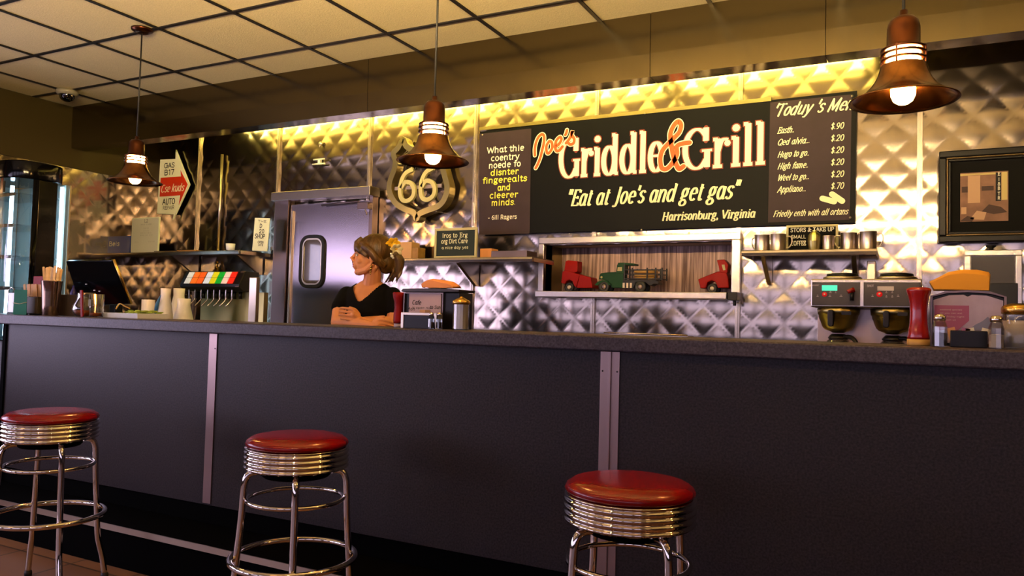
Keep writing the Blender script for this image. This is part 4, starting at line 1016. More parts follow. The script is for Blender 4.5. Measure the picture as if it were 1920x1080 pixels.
art = MB().box((ax_, .0285, az_), (bx_, .0298, bz_)).build('picture_sheet', mat('art_tan', '#7a5a48', .8, noise=.25, nscale=12), fp)
def patch(u0, v0, u1, v1, m_, y=.0275):
    MB().box((ax_+(bx_-ax_)*u0, y, az_+(bz_-az_)*v0), (ax_+(bx_-ax_)*u1, .0286, az_+(bz_-az_)*v1)).build('painted_shape', m_, art)
mat('art_dark', '#42302a', .8); mat('art_light', '#b08c6c', .8); mat('art_pale', '#b8a468', .8)
for a_ in ((.03, .60, .16, .72, 'art_dark'), (.45, .62, .70, .71, 'art_dark'), (.86, .42, .98, .98, 'art_pale'), (.16, .38, .42, .95, 'art_light'), (0, .94, .74, .98, 'art_pale'), (.02, .16, .13, .30, 'art_light')): patch(*a_)
patch(.74, .40, .85, .97, 'ink', .0270)
for P_, m_ in (([(.2, .05), (.35, .22), (.55, .18), (.5, .03)], 'art_light'), ([(.45, .2), (.6, .34), (.85, .28), (.98, .17), (.7, .14)], 'art_dark'), ([(.0, .02), (.15, .12), (.3, .08), (.25, .0)], 'art_dark')):
    MB().prism([(ax_+(bx_-ax_)*u, az_+(bz_-az_)*v) for u, v in P_], .0272, .0284).build('painted_shape', m_, art)
for i, (s, y) in enumerate((("E", 329), ("I", 339), ("8", 348), ("B", 356), ("T", 366), ("R", 374))):
    write_px(fp, s, 1873, y, 5, 6, FYP+.0265, 'paper', thick=10, thin=10)

# steel wall cabinet (towel dispenser) below it
WYC = 4.47; a, b_ = at(1808, 572, WYC), at(1917, 468, WYC)
tb = thing('wall_cabinet', 'steel wall cabinet with a dark window below the picture frame', 'cabinet', (a.x, WYC, a.z)); W_, H_ = b_.x-a.x, b_.z-a.z
mb = MB(); ringframe(mb, 0, -.03, W_, H_, .028, 0, .02); mb.box((0, .02, -.03), (W_, .105, H_)); mb.build('body', 'brushed_steel', tb, bevel=.003)
MB().box((.03, .010, .10), (W_-.03, .0198, H_-.03)).build('dark_window', 'panel_dark', tb)
MB().box((.06, -.02, -.0), (W_-.02, -.0005, .11)).build('lower_flap', 'black_plastic', tb, bevel=.003)
lathe_part('knob', 'black_plastic', [(0, H_+.0005), (.012, H_+.0005), (.010, H_+.012), (.024, H_+.022), (.022, H_+.028), (0, H_+.03)], tb, 18, cx=W_*.48, cy=.05)
q = at(1795, 468, 4.52)

# ================================================================== COFFEE BREWER
BY = 3.95
X0, X1 = atx(1520, 550, BY), atx(1729, 550, BY); zt, zm = atz(1620, 523, BY), atz(1620, 577, BY)
cf = thing('coffee_brewer', 'twin steel coffee brewer with red and green lit controls', 'coffee machine', (0, BY, WT+.0004)); zo = WT
MB().box((X0, 0, zm-zo), (X1, .42, zt-zo)).build('head', 'brushed_steel', cf, bevel=.006)
Xb0 = atx(1527, 600, BY+.2)
HB = .17
MB().box((X0+.012, .21, HB), (X1-.012, .42, zm-zo-.0005)).build('back_body', mat('pink_steel', '#c8b4b0', .4, .7), cf, bevel=.004)
MB().box((X0+.005, -.02, 0), (X1-.005, .42, HB)).build('warmer_base', 'brushed_steel', cf, bevel=.004)
xm = (atx(1614, 550, BY)+atx(1618, 550, BY))/2
for (a, b_, i) in ((X0+.006, xm-.007, 0), (xm+.007, X1-.006, 1)):
    pn = MB().box((a, -.004, zm-zo+.008), (b_, -.0003, zt-zo-.016)).build('control_panel', 'panel_dark', cf, bevel=.0015)
wpx = [(1541, 1570, 535, 545, 'teal_screen'), (1645, 1676, 537, 545, 'grey_screen')]
for xa_, xb_, ya_, yb_, m_ in wpx:
    a, b_ = at(xa_, yb_, BY-.005), at(xb_, ya_, BY-.005); MB().box((a.x, -.0065, a.z-zo), (b_.x, -.0042, b_.z-zo)).build('display', m_, cf)
for px, py, r in ((1546, 552, .0115), (1649, 552, .013)):
    q = at(px, py, BY-.005); mb = MB(); mb.M = Matrix.Translation((q.x, -.0042, q.z-zo)) @ Matrix.Rotation(R(90), 4, 'X'); mb.lathe([(0, .007), (r*.6, .006), (r, .002), (r, 0)], 18); o_ = mb.build('start_button', 'red_button', cf)
    mb = MB(); mb.M = Matrix.Translation((q.x, -.0112, q.z-zo)) @ Matrix.Rotation(R(90), 4, 'X'); mb.lathe([(0, .001), (r*.35, .0005), (r*.35, -.002)], 12); mb.build('button_light', 'paper', o_)
mb = MB()
def icon(px, py, w_):
    global mb
    q = at(px, py, BY-.005); ribbon(mb, [(q.x-w_, q.z-zo), (q.x+w_, q.z-zo)], -.0046, lambda d: .003); ribbon(mb, [(q.x-w_*.6, q.z-zo+.006), (q.x+w_*.6, q.z-zo+.006)], -.0046, lambda d: .0025)
for a_ in ((1533, 556, .005), (1557, 549, .005), (1567, 549, .003), (1577, 556, .006), (1556, 556, .006), (1636, 556, .005), (1662, 549, .004), (1673, 549, .004), (1662, 557, .004), (1673, 557, .004), (1684, 556, .005)): icon(*a_)
mb.build('panel_icons', 'paper_grey', cf, recalc=False)
org_ = cf.location
write_px(cf, "SHOT", 1632, 538, 13, 4, BY-.0046, 'paper_grey', thick=11, thin=11)
write_px(cf, "model", 1529, 536, 12, 3, BY-.0046, 'paper_grey', thick=11, thin=11, slant=.3)
# faucet with red lever
q = at(1598, 548, BY-.03)
mb = MB(); mb.tube([(q.x, -.004, q.z-zo), (q.x, -.04, q.z-zo), (q.x, -.045, q.z-zo-.04)], .009, 10); fc = mb.build('faucet', 'black_plastic', cf)
mb = MB(); mb.tube([(q.x+.008, -.045, q.z-zo+.012), (q.x-.02, -.055, q.z-zo+.0)], [.013, .009], 10); mb.build('red_lever', 'red_plastic', fc)
for i, pxc in enumerate((1572, 1674)):
    X = atx(pxc, 595, BY+.10); r = .080
    zf = zm-zo
    fn = lathe_part('brew_funnel', 'olive_steel', [(0, zf-.122), (.026, zf-.122), (.034, zf-.116), (.060, zf-.106), (.072, zf-.094), (.085, zf-.056), (.0875, zf-.053), (.090, zf-.036), (.0945, zf-.033), (.097, zf-.008), (.092, zf-.002), (0, zf-.002)], cf, 36, cx=X, cy=.10)
    mb = MB(); mb.prism(rrect(X-.025-.013, zf-.092, X-.025+.013, zf-.012, .012), -.030, .012); mb.build('funnel_handle', 'black_plastic', fn, bevel=.004)
    mb = MB(); mb.prism(rrect(X+.02, zf-.035, X+.062, zf-.018, .003), .006, .03); mb.build('funnel_label', 'black_plastic', fn)
    # warmer plate on top of the head
    zh = zt-zo+.0005
    mb = MB(); mb.lathe([(0, 0), (.082, 0), (.088, .004), (.088, .012), (.08, .016), (0, .016)], 32, X+.015, .12); mb.M = Matrix.Identity(4); 
    wp = mb.build('warmer_ring', 'satin_metal', cf); wp.location = (0, 0, zh)
    lathe_part('warmer_plate', 'black_plastic', [(0, .0165), (.07, .0165), (.073, .022), (.07, .030), (.05, .033), (0, .033)], wp, 32, cx=X+.015, cy=.12)
    # decanter
    t = thing('coffee_decanter', ('glass coffee decanter with black lid under the left brew funnel', 'glass coffee decanter with black lid under the right brew funnel')[i], 'coffee pot', (X, BY+.10, WT+HB+.0009), 0, 'coffee decanters in the brewer')
    hd = zf-.127-HB
    lathe_part('body', 'glass', [(0, 0), (.06, 0), (.075, .012), (.08, .04), (.074, hd*.5), (.05, hd*.76), (.042, hd*.82), (.040, hd*.82), (.048, hd*.75), (.072, hd*.5), (.077, .04), (.07, .012), (0, .004)], t, 32)
    lathe_part('coffee', mat('coffee_%d' % i, '#1a0c06', .1), [(0, .0045), (.067, .013), (.074, .04), (.0735, .055), (0, .055)], t, 28)
    lathe_part('collar', 'brushed_steel', [(.0505, hd*.74), (.0505, hd*.745), (.056, hd*.70), (.0545, hd*.69)], t, 28)
    lathe_part('lid', 'black_plastic', [(0, hd*.825), (.044, hd*.825), (.047, hd*.86), (.04, hd*.93), (.03, hd), (0, hd)], t, 28)
    mb = MB(); mb.tube(catmull([(.03, -.03, hd*.9), (.06, -.055, hd*.9), (.085, -.08, hd*.7), (.085, -.08, hd*.3), (.07, -.06, hd*.2)], 5), .010, 10); mb.build('handle', 'black_plastic', t)
# short steel post behind the brewer
q = at(1633, 505, 4.45)
# electrical outlet conduit behind brewer
mb = MB(); mb.box((-.02, 0, WT-q.z+.0005), (.022, .05, .045)); o_ = mb.build('steel_post', 'satin_metal', loc=(q.x, 4.45, q.z), bevel=.004); tag(o_, 'upright steel post standing behind the coffee brewer', 'post')

# ================================================================== BAR, RIGHT END
KY = 2.88
kx = atx(1722, 645, KY)
kt = thing('ketchup_bottle', 'red squeeze ketchup bottle with a tan foot at the right of the coffee brewer', 'bottle', (kx, KY, BT))
lathe_part('body', 'red_plastic', [(0, .0215), (.033, .0215), (.034, .028), (.030, .05), (.0265, .075), (.0255, .11), (.027, .14), (.032, .165), (.037, .18), (.037, .187), (.03, .192), (0, .192)], kt, 36)
lathe_part('foot', 'tan_base', [(0, 0), (.033, 0), (.034, .004), (.034, .021), (0, .021)], kt, 36)
def shaker(px, Y, h, r, lab, fill, name='salt_shaker', cat='shaker'):
    x = atx(px, 655, Y)
    t = thing(name, lab, cat, (x, Y, BT), .2)
    mb = MB(); mb.lathe([(0, 0), (r, 0), (r, h*.62), (r*.72, h*.78), (r*.66, h*.84), (r*.62, h*.84), (r*.68, h*.77), (r*.92, h*.6), (r*.92, .004), (0, .004)], 10, smooth=False); mb.build('glass_body', 'thin_glass', t)
    mb = MB(); mb.lathe([(0, .0045), (r*.88, .0045), (r*.88, h*.42), (0, h*.44)], 10, smooth=False); mb.build('filling', fill, t)
    lathe_part('metal_cap', 'chrome', [(r*.70, h*.80), (r*.78, h*.81), (r*.8, h*.9), (r*.6, h*.98), (0, h)], t, 24)
    return t
shaker(1762, 2.80, .105, .0225, 'nearly empty glass pepper shaker in front of the display holder', 'pepper', 'pepper_shaker')
shaker(1868, 2.78, .103, .0225, 'glass shaker full of salt at the right end of the bar', 'salt')
# display holder with card
HY = 2.93
hx0, hx1 = at(1745, 650, HY).x, at(1886, 650, HY).x; hc = (hx0+hx1)/2; hw = (hx1-hx0)/2
zt = atz(1812, 546, HY)-BT
hd_ = thing('napkin_holder', 'chrome and clear napkin holder with a lavender leaflet, right end of the bar', 'napkin holder', (hc, HY, BT))
arch = [(-hw, .0), (hw, 0), (hw, zt-.018), (hw*.6, zt-.004), (0, zt), (-hw*.6, zt-.004), (-hw, zt-.018)]
mb = MB(); mb.prism(arch, .004, .13); mb.build('case', 'black_plastic', hd_, bevel=.006)
mb = MB(); ribbon3(mb, [(x*.985, z) for x, z in arch], -.004, .0035, .007); mb.build('steel_rim', 'dull_trim', hd_)
mb = MB(); mb.prism([(-hw*.93, .012), (hw*.93, .012), (hw*.93, zt-.03), (hw*.5, zt-.014), (.012, zt-.012), (0, zt-.018), (-.012, zt-.012), (-hw*.5, zt-.014), (-hw*.93, zt-.03)], -.001, .003); mb.build('leaflet', mat('lavender_paper', '#9a90b0', .6, noise=.1, nscale=20), hd_)
mb = MB(); a, b_ = at(1752, 600, HY), at(1817, 573, HY); c_ = at(1795, 620, HY)
mb.prism([(a.x-hc, a.z-BT), (b_.x-hc, a.z-BT), (b_.x-hc, b_.z-BT), (a.x-hc, b_.z-BT)], -.002, -.0011); mb.prism([(a.x-hc+.01, c_.z-BT), (c_.x-hc, c_.z-BT), (b_.x-hc, a.z-BT), (a.x-hc, a.z-BT)], -.002, -.0011)
mb.build('purple_print', mat('purple_print', '#8a4a72', .6), hd_)
for s, y, wd in (("weekend specials", 582, 42), ("all you can eat", 588.5, 42), ("every friday night", 595, 50), ("join us", 601, 18)):
    write_px(hd_, s, 1783, y, wd, 2.8, HY-.0026, 'paper_grey', thick=9, thin=9)
mb = MB(); a = at(1822, 619, HY); mb.prism([(a.x-hc-.01, a.z-BT), (a.x-hc+.055, a.z-BT), (a.x-hc+.055, a.z-BT+.03), (a.x-hc+.045, a.z-BT+.045), (a.x-hc+.03, a.z-BT+.03), (a.x-hc+.01, a.z-BT+.018)], -.002, -.0011); mb.build('pale_figure', mat('fig_blue', '#6a7094', .6), hd_)
bx0, bx1 = at(1782, 650, 2.86).x, at(1852, 650, 2.86).x; bz = atz(1815, 620, 2.86)-BT
o_ = MB().box((bx0, 0, 0), (bx1, .055, bz)).build('black_box', 'black_plastic', loc=(0, 2.86, BT), bevel=.002); tag(o_, 'small black sugar packet box between the two shakers', 'box')
for i, (px, m_, lab) in enumerate(((1792, 'packet', 'orange-red packet sticking out of the black box'), (1802, 'red_plastic', 'red packet sticking out of the black box'), (1828, 'paper', 'white packet at the middle of the black box'), (1840, 'paper', 'white packet at the right of the black box'))):
    x = atx(px, 620, 2.88); o_ = MB().box((-.012, -.001, 0), (.012, .001, .06)).build('sugar_packet', m_, loc=(x, 2.885, BT+bz-.05)); o_.rotation_euler = (0, .25*(1 if i % 2 else -1), 0)
    tag(o_, lab, 'packet', 'packets in the black box')
# folded yellow cloth lying on top of the holder
def cloth(name, m_, P, Y, y0, y1, lab, cat='cloth'):
    q = at(*P[0], Y); mb = MB(); n = len(P)
    pl = [(at(x, y, Y).x-q.x, at(x, y, Y).z-q.z) for x, y in P]
    L = []
    for k in range(5):
        t_ = k/4; yy = y0+(y1-y0)*t_; sc = 1-.25*(2*t_-1)**2*abs(2*t_-1)
        zmin = min(z for _, z in pl); L.append([mb.v((x*(1-.04*(2*t_-1)**2), yy, zmin+(z-zmin)*(sc if z-zmin > .004 else 1)+.002*math.sin(9*x/.05+k))) for x, z in pl])
    for a, b_ in zip(L, L[1:]):
        for i in range(n): mb.face([a[i], a[(i+1) % n], b_[(i+1) % n], b_[i]], True)
    mb.face(L[0]); mb.face(L[-1][::-1])
    o_ = mb.build(name, m_, loc=(q.x, Y, q.z)); tag(o_, lab, cat); return o_
cloth('folded_cloth', 'yellow_cloth', [(1752, 542), (1744, 525), (1760, 518), (1780, 508), (1808, 502), (1835, 503), (1857, 507), (1860, 512), (1859, 543)], HY, .01, .11, 'mustard yellow cloth folded on top of the right napkin holder')
# sugar jar at the frame edge
jx = atx(1912, 655, 2.84); r = (28/FOC*2.84/1.15)
sj = thing('sugar_jar', 'ribbed glass sugar jar with a brass-coloured lid at the far right of the bar', 'jar', (jx, 2.84, BT))
zt = atz(1900, 569, 2.84)-BT
lathe_part('glass_body', 'thin_glass', [(0, 0), (r, 0), (r*1.02, .01), (r*1.02, zt-.04), (r*.9, zt-.028), (r*.86, zt-.028), (r*.95, zt-.042), (r*.95, .006), (0, .006)], sj, 32)
lathe_part('sugar', 'sugar', [(0, .0065), (r*.93, .0065), (r*.93, zt*.62), (0, zt*.64)], sj, 28)
lathe_part('lid', 'gold', [(r*.92, zt-.034), (r*1.04, zt-.032), (r*1.04, zt-.014), (r*.95, zt-.008), (r*.5, zt), (0, zt+.001)], sj, 32)

# ================================================================== BAR, MIDDLE GROUP
MY = 2.90
x0_, x1_ = atx(752, 615, MY), atx(862, 615, MY)
zt = atz(800, 540, MY)-BT; hc = (x0_+x1_)/2
nh = thing('napkin_holder', 'black-topped napkin holder with a white hand-lettered card beside the woman', 'napkin holder', (hc, MY, BT)); 
hA, hB = atx(757, 600, MY)-hc, atx(831, 600, MY)-hc
MB().box((hA, .004, 0), (x1_-hc-.008, .12, zt-.02)).build('case', 'black_plastic', nh, bevel=.003)
mb = MB(); mb.prism([(x0_-hc-.002, zt-.016), (x0_-hc+.01, zt-.004), (hB-.03, zt), (x1_-hc, zt-.006), (x1_-hc-.004, zt-.018), (hA, zt-.020)], -.012, .13); mb.build('top_cover', 'panel_dark', nh, bevel=.003)
ringf = MB(); ringframe(ringf, hA, 0, hB, zt-.021, .0045, -.006, .0035); ringf.build('steel_rim', 'dull_trim', nh)
a, b_ = at(766, 612, MY), at(828, 551, MY)
MB().box((a.x-hc, -.002, .01), (b_.x-hc, .0035, b_.z-BT)).build('white_card', mat('pink_paper', '#b8a0a4', .7), nh)
for s, x, y, wd, hh in (("Cafe", 779, 571, 17, 8), ("is open now", 790, 579, 40, 4), ("Mon", 768, 582, 16, 6), ("to Sun", 814, 579, 20, 6)):
    write_px(nh, s, x+2, y, wd, hh, MY-.0028, 'ink', thick=12, thin=10, slant=.15)
lathe_part('top_button', 'copper', [(0, 0), (.006, 0), (.006, .003), (0, .004)], nh, 14).location = (atx(795, 545, MY)-hc, -.0, zt+.0005)
# red squeeze bottle
rx = atx(748, 612, 2.93)
rb = thing('red_bottle', 'dark red squeeze bottle against the left side of the middle napkin holder', 'bottle', (rx-.004, 2.93, BT))
lathe_part('body', 'dark_red_plastic', [(0, .018), (.022, .018), (.0235, .03), (.023, .06), (.020, .09), (.022, .12), (.028, .14), (.030, .158), (.026, .162), (0, .162)], rb, 30)
lathe_part('foot', 'paper_grey', [(0, 0), (.020, 0), (.020, .0175), (0, .0175)], rb, 24)
# little chrome condiment rack and shakers
a0, a1 = atx(751, 615, 2.80), atx(818, 615, 2.80)
rk = thing('condiment_rack', 'small steel rack with a dark sugar box in front of the middle napkin holder', 'rack', ((a0+a1)/2, 2.80, BT)); hw = (a1-a0)/2
zr = atz(785, 586, 2.80)-BT
mb = MB(); mb.prism([(-hw, 0), (-hw, zr), (hw, zr), (hw, 0), (hw-.005, 0), (hw-.012, zr-.012), (-hw+.014, zr-.012), (-hw+.014, 0)], 0, .05); mb.build('rack_body', 'satin_metal', rk, bevel=.0015)
MB().box((-hw+.015, .004, 0.0), (hw-.014, .048, zr-.013)).build('dark_box', 'black_plastic', rk, bevel=.001)
for i, (px, m_) in enumerate(((786, 'packet'), (796, 'wood'))):
    o_ = MB().box((-.014, -.001, 0), (.014, .001, .012)).build('sugar_packet', m_, loc=(atx(px, 586, 2.80), 2.825, BT+zr+.0004)); tag(o_, ('orange packet lying on the small steel rack', 'tan packet lying on the small steel rack, to the right')[i], 'packet')
shaker(807, 2.775, .072, .0125, 'small glass pepper shaker at the right foot of the steel rack', 'pepper', 'pepper_shaker')
shaker(822, 2.79, .072, .0135, 'small brown-filled shaker beside the middle sugar pourer', 'pepper', 'spice_shaker')
# sugar pourer
sx = atx(863.5, 615, 2.84)
sp = thing('sugar_pourer', 'white-filled glass sugar pourer with a conical metal lid, middle of the bar', 'sugar pourer', (sx, 2.84, BT)); r = 16/FOC*2.84/.87
zt = atz(863, 556, 2.84)-BT
mb = MB(); mb.lathe([(0, 0), (r, 0), (r, zt-.03), (r*.95, zt-.03), (r*.95, .004), (0, .004)], 16, smooth=False); mb.build('glass_body', 'thin_glass', sp)
mb = MB(); mb.lathe([(0, .0045), (r*.92, .0045), (r*.92, zt-.035), (0, zt-.035)], 16, smooth=False); mb.build('sugar', 'sugar', sp)
lathe_part('lid', 'gold', [(r*1.0, zt-.034), (r*1.08, zt-.033), (r*1.08, zt-.022), (r, zt-.018), (r*.5, zt-.008), (r*.2, zt-.004), (r*.18, zt), (0, zt)], sp, 28)
cloth('bread_roll', 'peach_cloth', [(784, 538.5), (783, 529), (790, 523), (800, 521), (818, 524), (832, 527), (841, 533), (844, 538.5)], MY, .03, .11, 'orange-brown folded cloth on top of the middle napkin holder').name = 'folded_napkin'
# steel tray edge seen over the bar, and a loose lid
a0, a1 = atx(1140, 624, 3.05), atx(1295, 627, 3.05)
mb = MB(); mb.box((a0, -.05, 0), (a1, .05, .003)); mb.tube([(a0, -.05, .006), (a1, -.05, .006)], .0035, 8); tag(mb.build('steel_tray', 'brushed_steel', loc=(0, 3.05, BT)), 'thin steel tray lying on the bar below the truck niche', 'tray')

# ================================================================== DISPLAY CASE ON THE LEFT
CX0, CX1, CY0, CY1 = -6.15, -5.72, 3.32, 3.80
q = at(128, 330, 3.66); CT = q.z+.03; CX1 = q.x; rad = .16
CX0 = CX1-.42
dc = thing('display_case', 'tall black refrigerated display case with lit glass shelves at the left wall', 'display case', (0, 0, 0))
def plan(x0, y0, x1, y1, r, n=6): return rrect(x0, y0, x1, y1, r, n)
CY0, CY1 = 3.17, 3.57; CX1 = atx(127, 450, 3.56)
CX0 = XL+.03
pl = plan(CX0, CY0, CX1, CY1, rad)
MB().prismz(pl, CT-.13, CT, True).build('top_cap', 'black_gloss', dc, bevel=.01)
MB().prismz(pl, 0, WT+.10, True).build('base_cabinet', 'black_gloss', dc, bevel=.006)
mb = MB()
zl, zh = WT+.1005, CT-.1305
def curved(a0, a1, m_, nm, inset=0, th=.004):
    cxx, cyy = CX1-rad, CY0+rad; mb = MB(); pts = [(cxx+(rad-inset)*math.cos(R(a0+(a1-a0)*i/8)), cyy+(rad-inset)*math.sin(R(a0+(a1-a0)*i/8))) for i in range(9)]
    pin = [(cxx+(rad-inset-th)*math.cos(R(a0+(a1-a0)*i/8)), cyy+(rad-inset-th)*math.sin(R(a0+(a1-a0)*i/8))) for i in range(9)]
    mb.prismz(pts+pin[::-1], zl, zh, True); return mb.build(nm, m_, dc)
curved(-14, 0, 'black_gloss', 'front_post', 0, .012)
curved(-90, -14, 'thin_glass', 'curved_glass', .002)
MB().box((CX1-.012, CY0+rad, zl), (CX1, 3.465, zh)).build('side_panel', 'black_gloss', dc, bevel=.003)
MB().box((CX1-.006, 3.466, zl), (CX1-.002, CY1-.012, zh)).build('side_glass', 'thin_glass', dc)
MB().box((CX0+.02, CY0+.002, zl), (CX1-rad, CY0+.006, zh)).build('front_glass', 'thin_glass', dc)
MB().box((CX1-.02, CY1-.012, zl), (CX1, CY1, zh)).build('rear_post', 'satin_metal', dc)
MB().box((CX0, CY1-.03, zl), (CX1-.021, CY1-.004, zh)).build('back_panel', 'case_back', dc)
MB().box((CX0, CY0+.01, zl), (CX0+.01, CY1-.04, zh)).build('far_panel', 'case_back', dc)
for k in range(5):
    z = zl+.14+(zh-zl-.12)*k/4.6
    mb = MB(); mb.box((CX0+.02, CY0+.05, z), (CX1-.035, CY1-.04, z+.008)); sf = mb.build('glass_shelf', 'thin_glass', dc)
    mb = MB(); mb.box((CX0+.02, CY0+.042, z-.012), (CX1-.09, CY0+.05, z+.014)); mb.build('shelf_edge', 'brushed_steel', sf)
for px_c in (18,):
    X = atx(px_c, 450, CY0+.17)
    mb = MB(); mb.tube([(X, CY0+.17, zl+.02), (X, CY0+.17, zh-.02)], .013, 12); mb.build('lamp_tube', 'case_tube', dc)
mb = MB(); mb.tube([(CX1-.025, 3.515, zl+.02), (CX1-.025, 3.515, zh-.02)], .012, 10); mb.build('lamp_tube', 'case_tube', dc)
mb = MB(); mb.box((CX0+.02, CY0+.02, zl+.02), (CX1-.17, CY0+.03, zl+.035)); mb.build('light_strip', 'case_strip', dc)
mb = MB(); mb.box((CX0+.02, CY0+.012, zh-.10), (CX1-.165, CY0+.02, zh-.02)); mb.build('header_panel', 'black_gloss', dc)
mb = MB(); q = at(60, 340, CY0+.01); mb.box((CX1-.20, CY0+.0065, zh-.11), (CX1-.175, CY0+.011, zh-.001)); mb.build('red_tag', 'red_plastic', dc)

# ================================================================== THE WOMAN BEHIND THE BAR
DW = 4.46
def K(px, py, dz=0): return Vector((0, 0, EYE))+ray(px, py)*(DW+dz)
foot = K(692, 560); 
wo = thing('person', 'woman in a black t-shirt with crossed arms looking left, yellow flower in her tied hair', 'person', (foot.x, foot.y, 0))
O3 = Vector((foot.x, foot.y, 0))
def solid(mb, name, m_, vox, smooth=4, parent=wo, cut=None, fac=.5):
    """joins the overlapping shapes of mb into one continuous skin"""
    bmesh.ops.recalc_face_normals(mb.bm, faces=mb.bm.faces)
    me = bpy.data.meshes.new('raw'); mb.bm.to_mesh(me); mb.bm.free(); tmp = bpy.data.objects.new('raw', me); C.objects.link(tmp)
    md = tmp.modifiers.new('r', 'REMESH'); md.mode = 'VOXEL'; md.voxel_size = vox; md.use_smooth_shade = True
    sm = tmp.modifiers.new('s', 'SMOOTH'); sm.iterations = smooth; sm.factor = fac
    dg = bpy.context.evaluated_depsgraph_get(); dg.update()
    me2 = bpy.data.meshes.new_from_object(tmp.evaluated_get(dg)); bpy.data.objects.remove(tmp)
    if cut:
        b = bmesh.new(); b.from_mesh(me2); bmesh.ops.delete(b, geom=[v for v in b.verts if cut(v.co)], context='VERTS'); b.to_mesh(me2); b.free()
    me2.materials.clear(); me2.materials.append(MATS[m_]); me2.name = name
    for p_ in me2.polygons: p_.use_smooth = True
    o_ = bpy.data.objects.new(name, me2); C.objects.link(o_); o_.parent = parent; o_.location = (0, 0, 0) if parent.location.length == 0 else -parent.location
    return o_
A0 = R(12); AX = Vector((math.cos(A0), math.sin(A0), 0)); FB = Vector((math.sin(A0), -math.cos(A0), 0))
def tc_(z, f=0, s=0):   # torso centre line
    q = K(693, 560); return Vector((q.x, q.y, z))+FB*f+AX*s
def torso(mb, g=0, z0=.86):
    rows = [(.86, .165, .115, 0), (.95, .155, .11, 0), (1.05, .125, .092, 0), (1.12, .122, .090, .005), (1.20, .138, .100, .016), (1.26, .148, .108, .020), (1.32, .150, .098, .010), (1.36, .150, .082, 0), (1.39, .135, .066, -.006), (1.415, .095, .055, -.012), (1.44, .055, .05, -.014)]
    mb.loft([(tc_(z, f), rx+g, ry+g, A0) for z, rx, ry, f in rows if z >= z0])
SL, SR = tc_(1.352, 0, -.142), tc_(1.352, 0, .142)
EL, WL, HL = K(632, 604, -.12), K(698, 611, -.27), K(709, 609, -.28)
ER, WR, HR = K(735, 606, -.10), K(678, 602, -.19), K(663, 590, -.215)
def limb(mb, pts, rad, n=6, seg=14):
    P_ = catmull([(*p,) for p in pts], n); r_ = []
    for i in range(len(P_)):
        t = i/n; k = min(int(t), len(rad)-2); r_.append(rad[k]+(rad[k+1]-rad[k])*(t-k))
    mb.tube(P_, r_, seg)
    mb.ball(P_[0], r_[0], 12, 8); mb.ball(P_[-1], r_[-1], 12, 8)
mb = MB(); torso(mb)
mL = (SL+EL)/2+AX*-.012
limb(mb, [SL, mL, EL], [.048, .044, .034]); limb(mb, [EL, (EL+WL)/2+Vector((0, 0, .004)), WL], [.036, .036, .022])
mR = (SR+ER)/2+AX*.012
limb(mb, [SR, mR, ER], [.048, .045, .036]); limb(mb, [ER, (ER+WR)/2, WR], [.036, .036, .023])
# hands
IR = RT.normalized(); DN = Vector((0, 0, -1)); TO = -ray(690, 560).normalized()
def hand(mb, wr, cen, dirv, spread, nrm, curl, L=.062):
    d = dirv.normalized(); s_ = spread.normalized()
    for k in range(4):
        b0 = cen+s_*(-.029+.0195*k); ln = L*(.86, 1, .96, .78)[k]
        p1 = b0+d*.030; p2 = p1+(d+curl*.35).normalized()*ln*.5; p3 = p2+(d*.75+curl*.8).normalized()*ln*.5
        limb(mb, [wr*.35+b0*.65, b0+d*.01, p1], [.012, .010, .0082], 4, 8); limb(mb, [p1, p2, p3], [.0078, .0072, .0062], 4, 8)
    limb(mb, [wr, cen-s_*.0], [.021, .018], 4, 10)
    t0 = wr*.6+cen*.4-s_*.022; limb(mb, [t0, t0-s_*.022+d*.02, t0-s_*.030+d*.05], [.012, .0105, .008], 4, 8)
hand(mb, WL, HL, IR+DN*.1, DN*1.0, TO, -TO*.6+DN*.3)
hand(mb, WR, HR+Vector((0, 0, .0)), -IR+Vector((0, 0, .15)), DN, TO, -TO*.5+DN*.1, .056)
# neck and head
HC = K(696.5, 483, -.02)
h_to = Vector((-FW.x, -FW.y, 0)).normalized(); h_rt = Vector((RT.x, RT.y, 0)).normalized(); ya = R(10)
HF = (-h_rt*math.cos(ya)+h_to*math.sin(ya)); HS = HF.cross(Vector((0, 0, 1))).normalized(); HU = Vector((0, 0, 1))
tl = R(4); HF, HU = (HF*math.cos(tl)+HU*math.sin(tl)), (HU*math.cos(tl)-HF*math.sin(tl))
HM = Matrix(((HS.x, HF.x, HU.x, HC.x), (HS.y, HF.y, HU.y, HC.y), (HS.z, HF.z, HU.z, HC.z), (0, 0, 0, 1))) @ Matrix.Scale(1.04, 4)
nb = tc_(1.40, -.01)
limb(mb, [nb, (nb+HM @ Vector((0, -.02, -.07)))/2, HM @ Vector((0, -.015, -.05))], [.056, .050, .048])
for s_ in (-1, 1): limb(mb, [HM @ Vector((s_*.045, -.03, -.05)), tc_(1.415, .03, s_*.012)], [.014, .013])
mb.M = HM
B_ = mb.ball
B_((0, -.008, .035), .08, 20, 14, (.92, 1.16, 1.04))
B_((0, .030, -.015), .06, 20, 14, (.98, .98, 1.40))
B_((0, .063, -.088), .022, 12, 8, (1.15, 1, .85))
for s_ in (-1, 1):
    mb.tube([(s_*.012, .062, -.090), (s_*.042, .02, -.072), (s_*.058, -.012, -.035)], [.018, .018, .014], 10)
    B_((s_*.034, .058, -.022), .025, 12, 8)
    B_((s_*.009, .098, -.027), .0072, 8, 6)
    B_((s_*.030, .070, .022), .016, 10, 8, (1.3, .9, .6))
    B_((s_*.071, -.006, -.004), .02, 12, 8, (.35, .9, 1.5))
mb.tube([(0, .086, .018), (0, .098, -.004), (0, .111, -.020)], [.0075, .0085, .0095], 10)
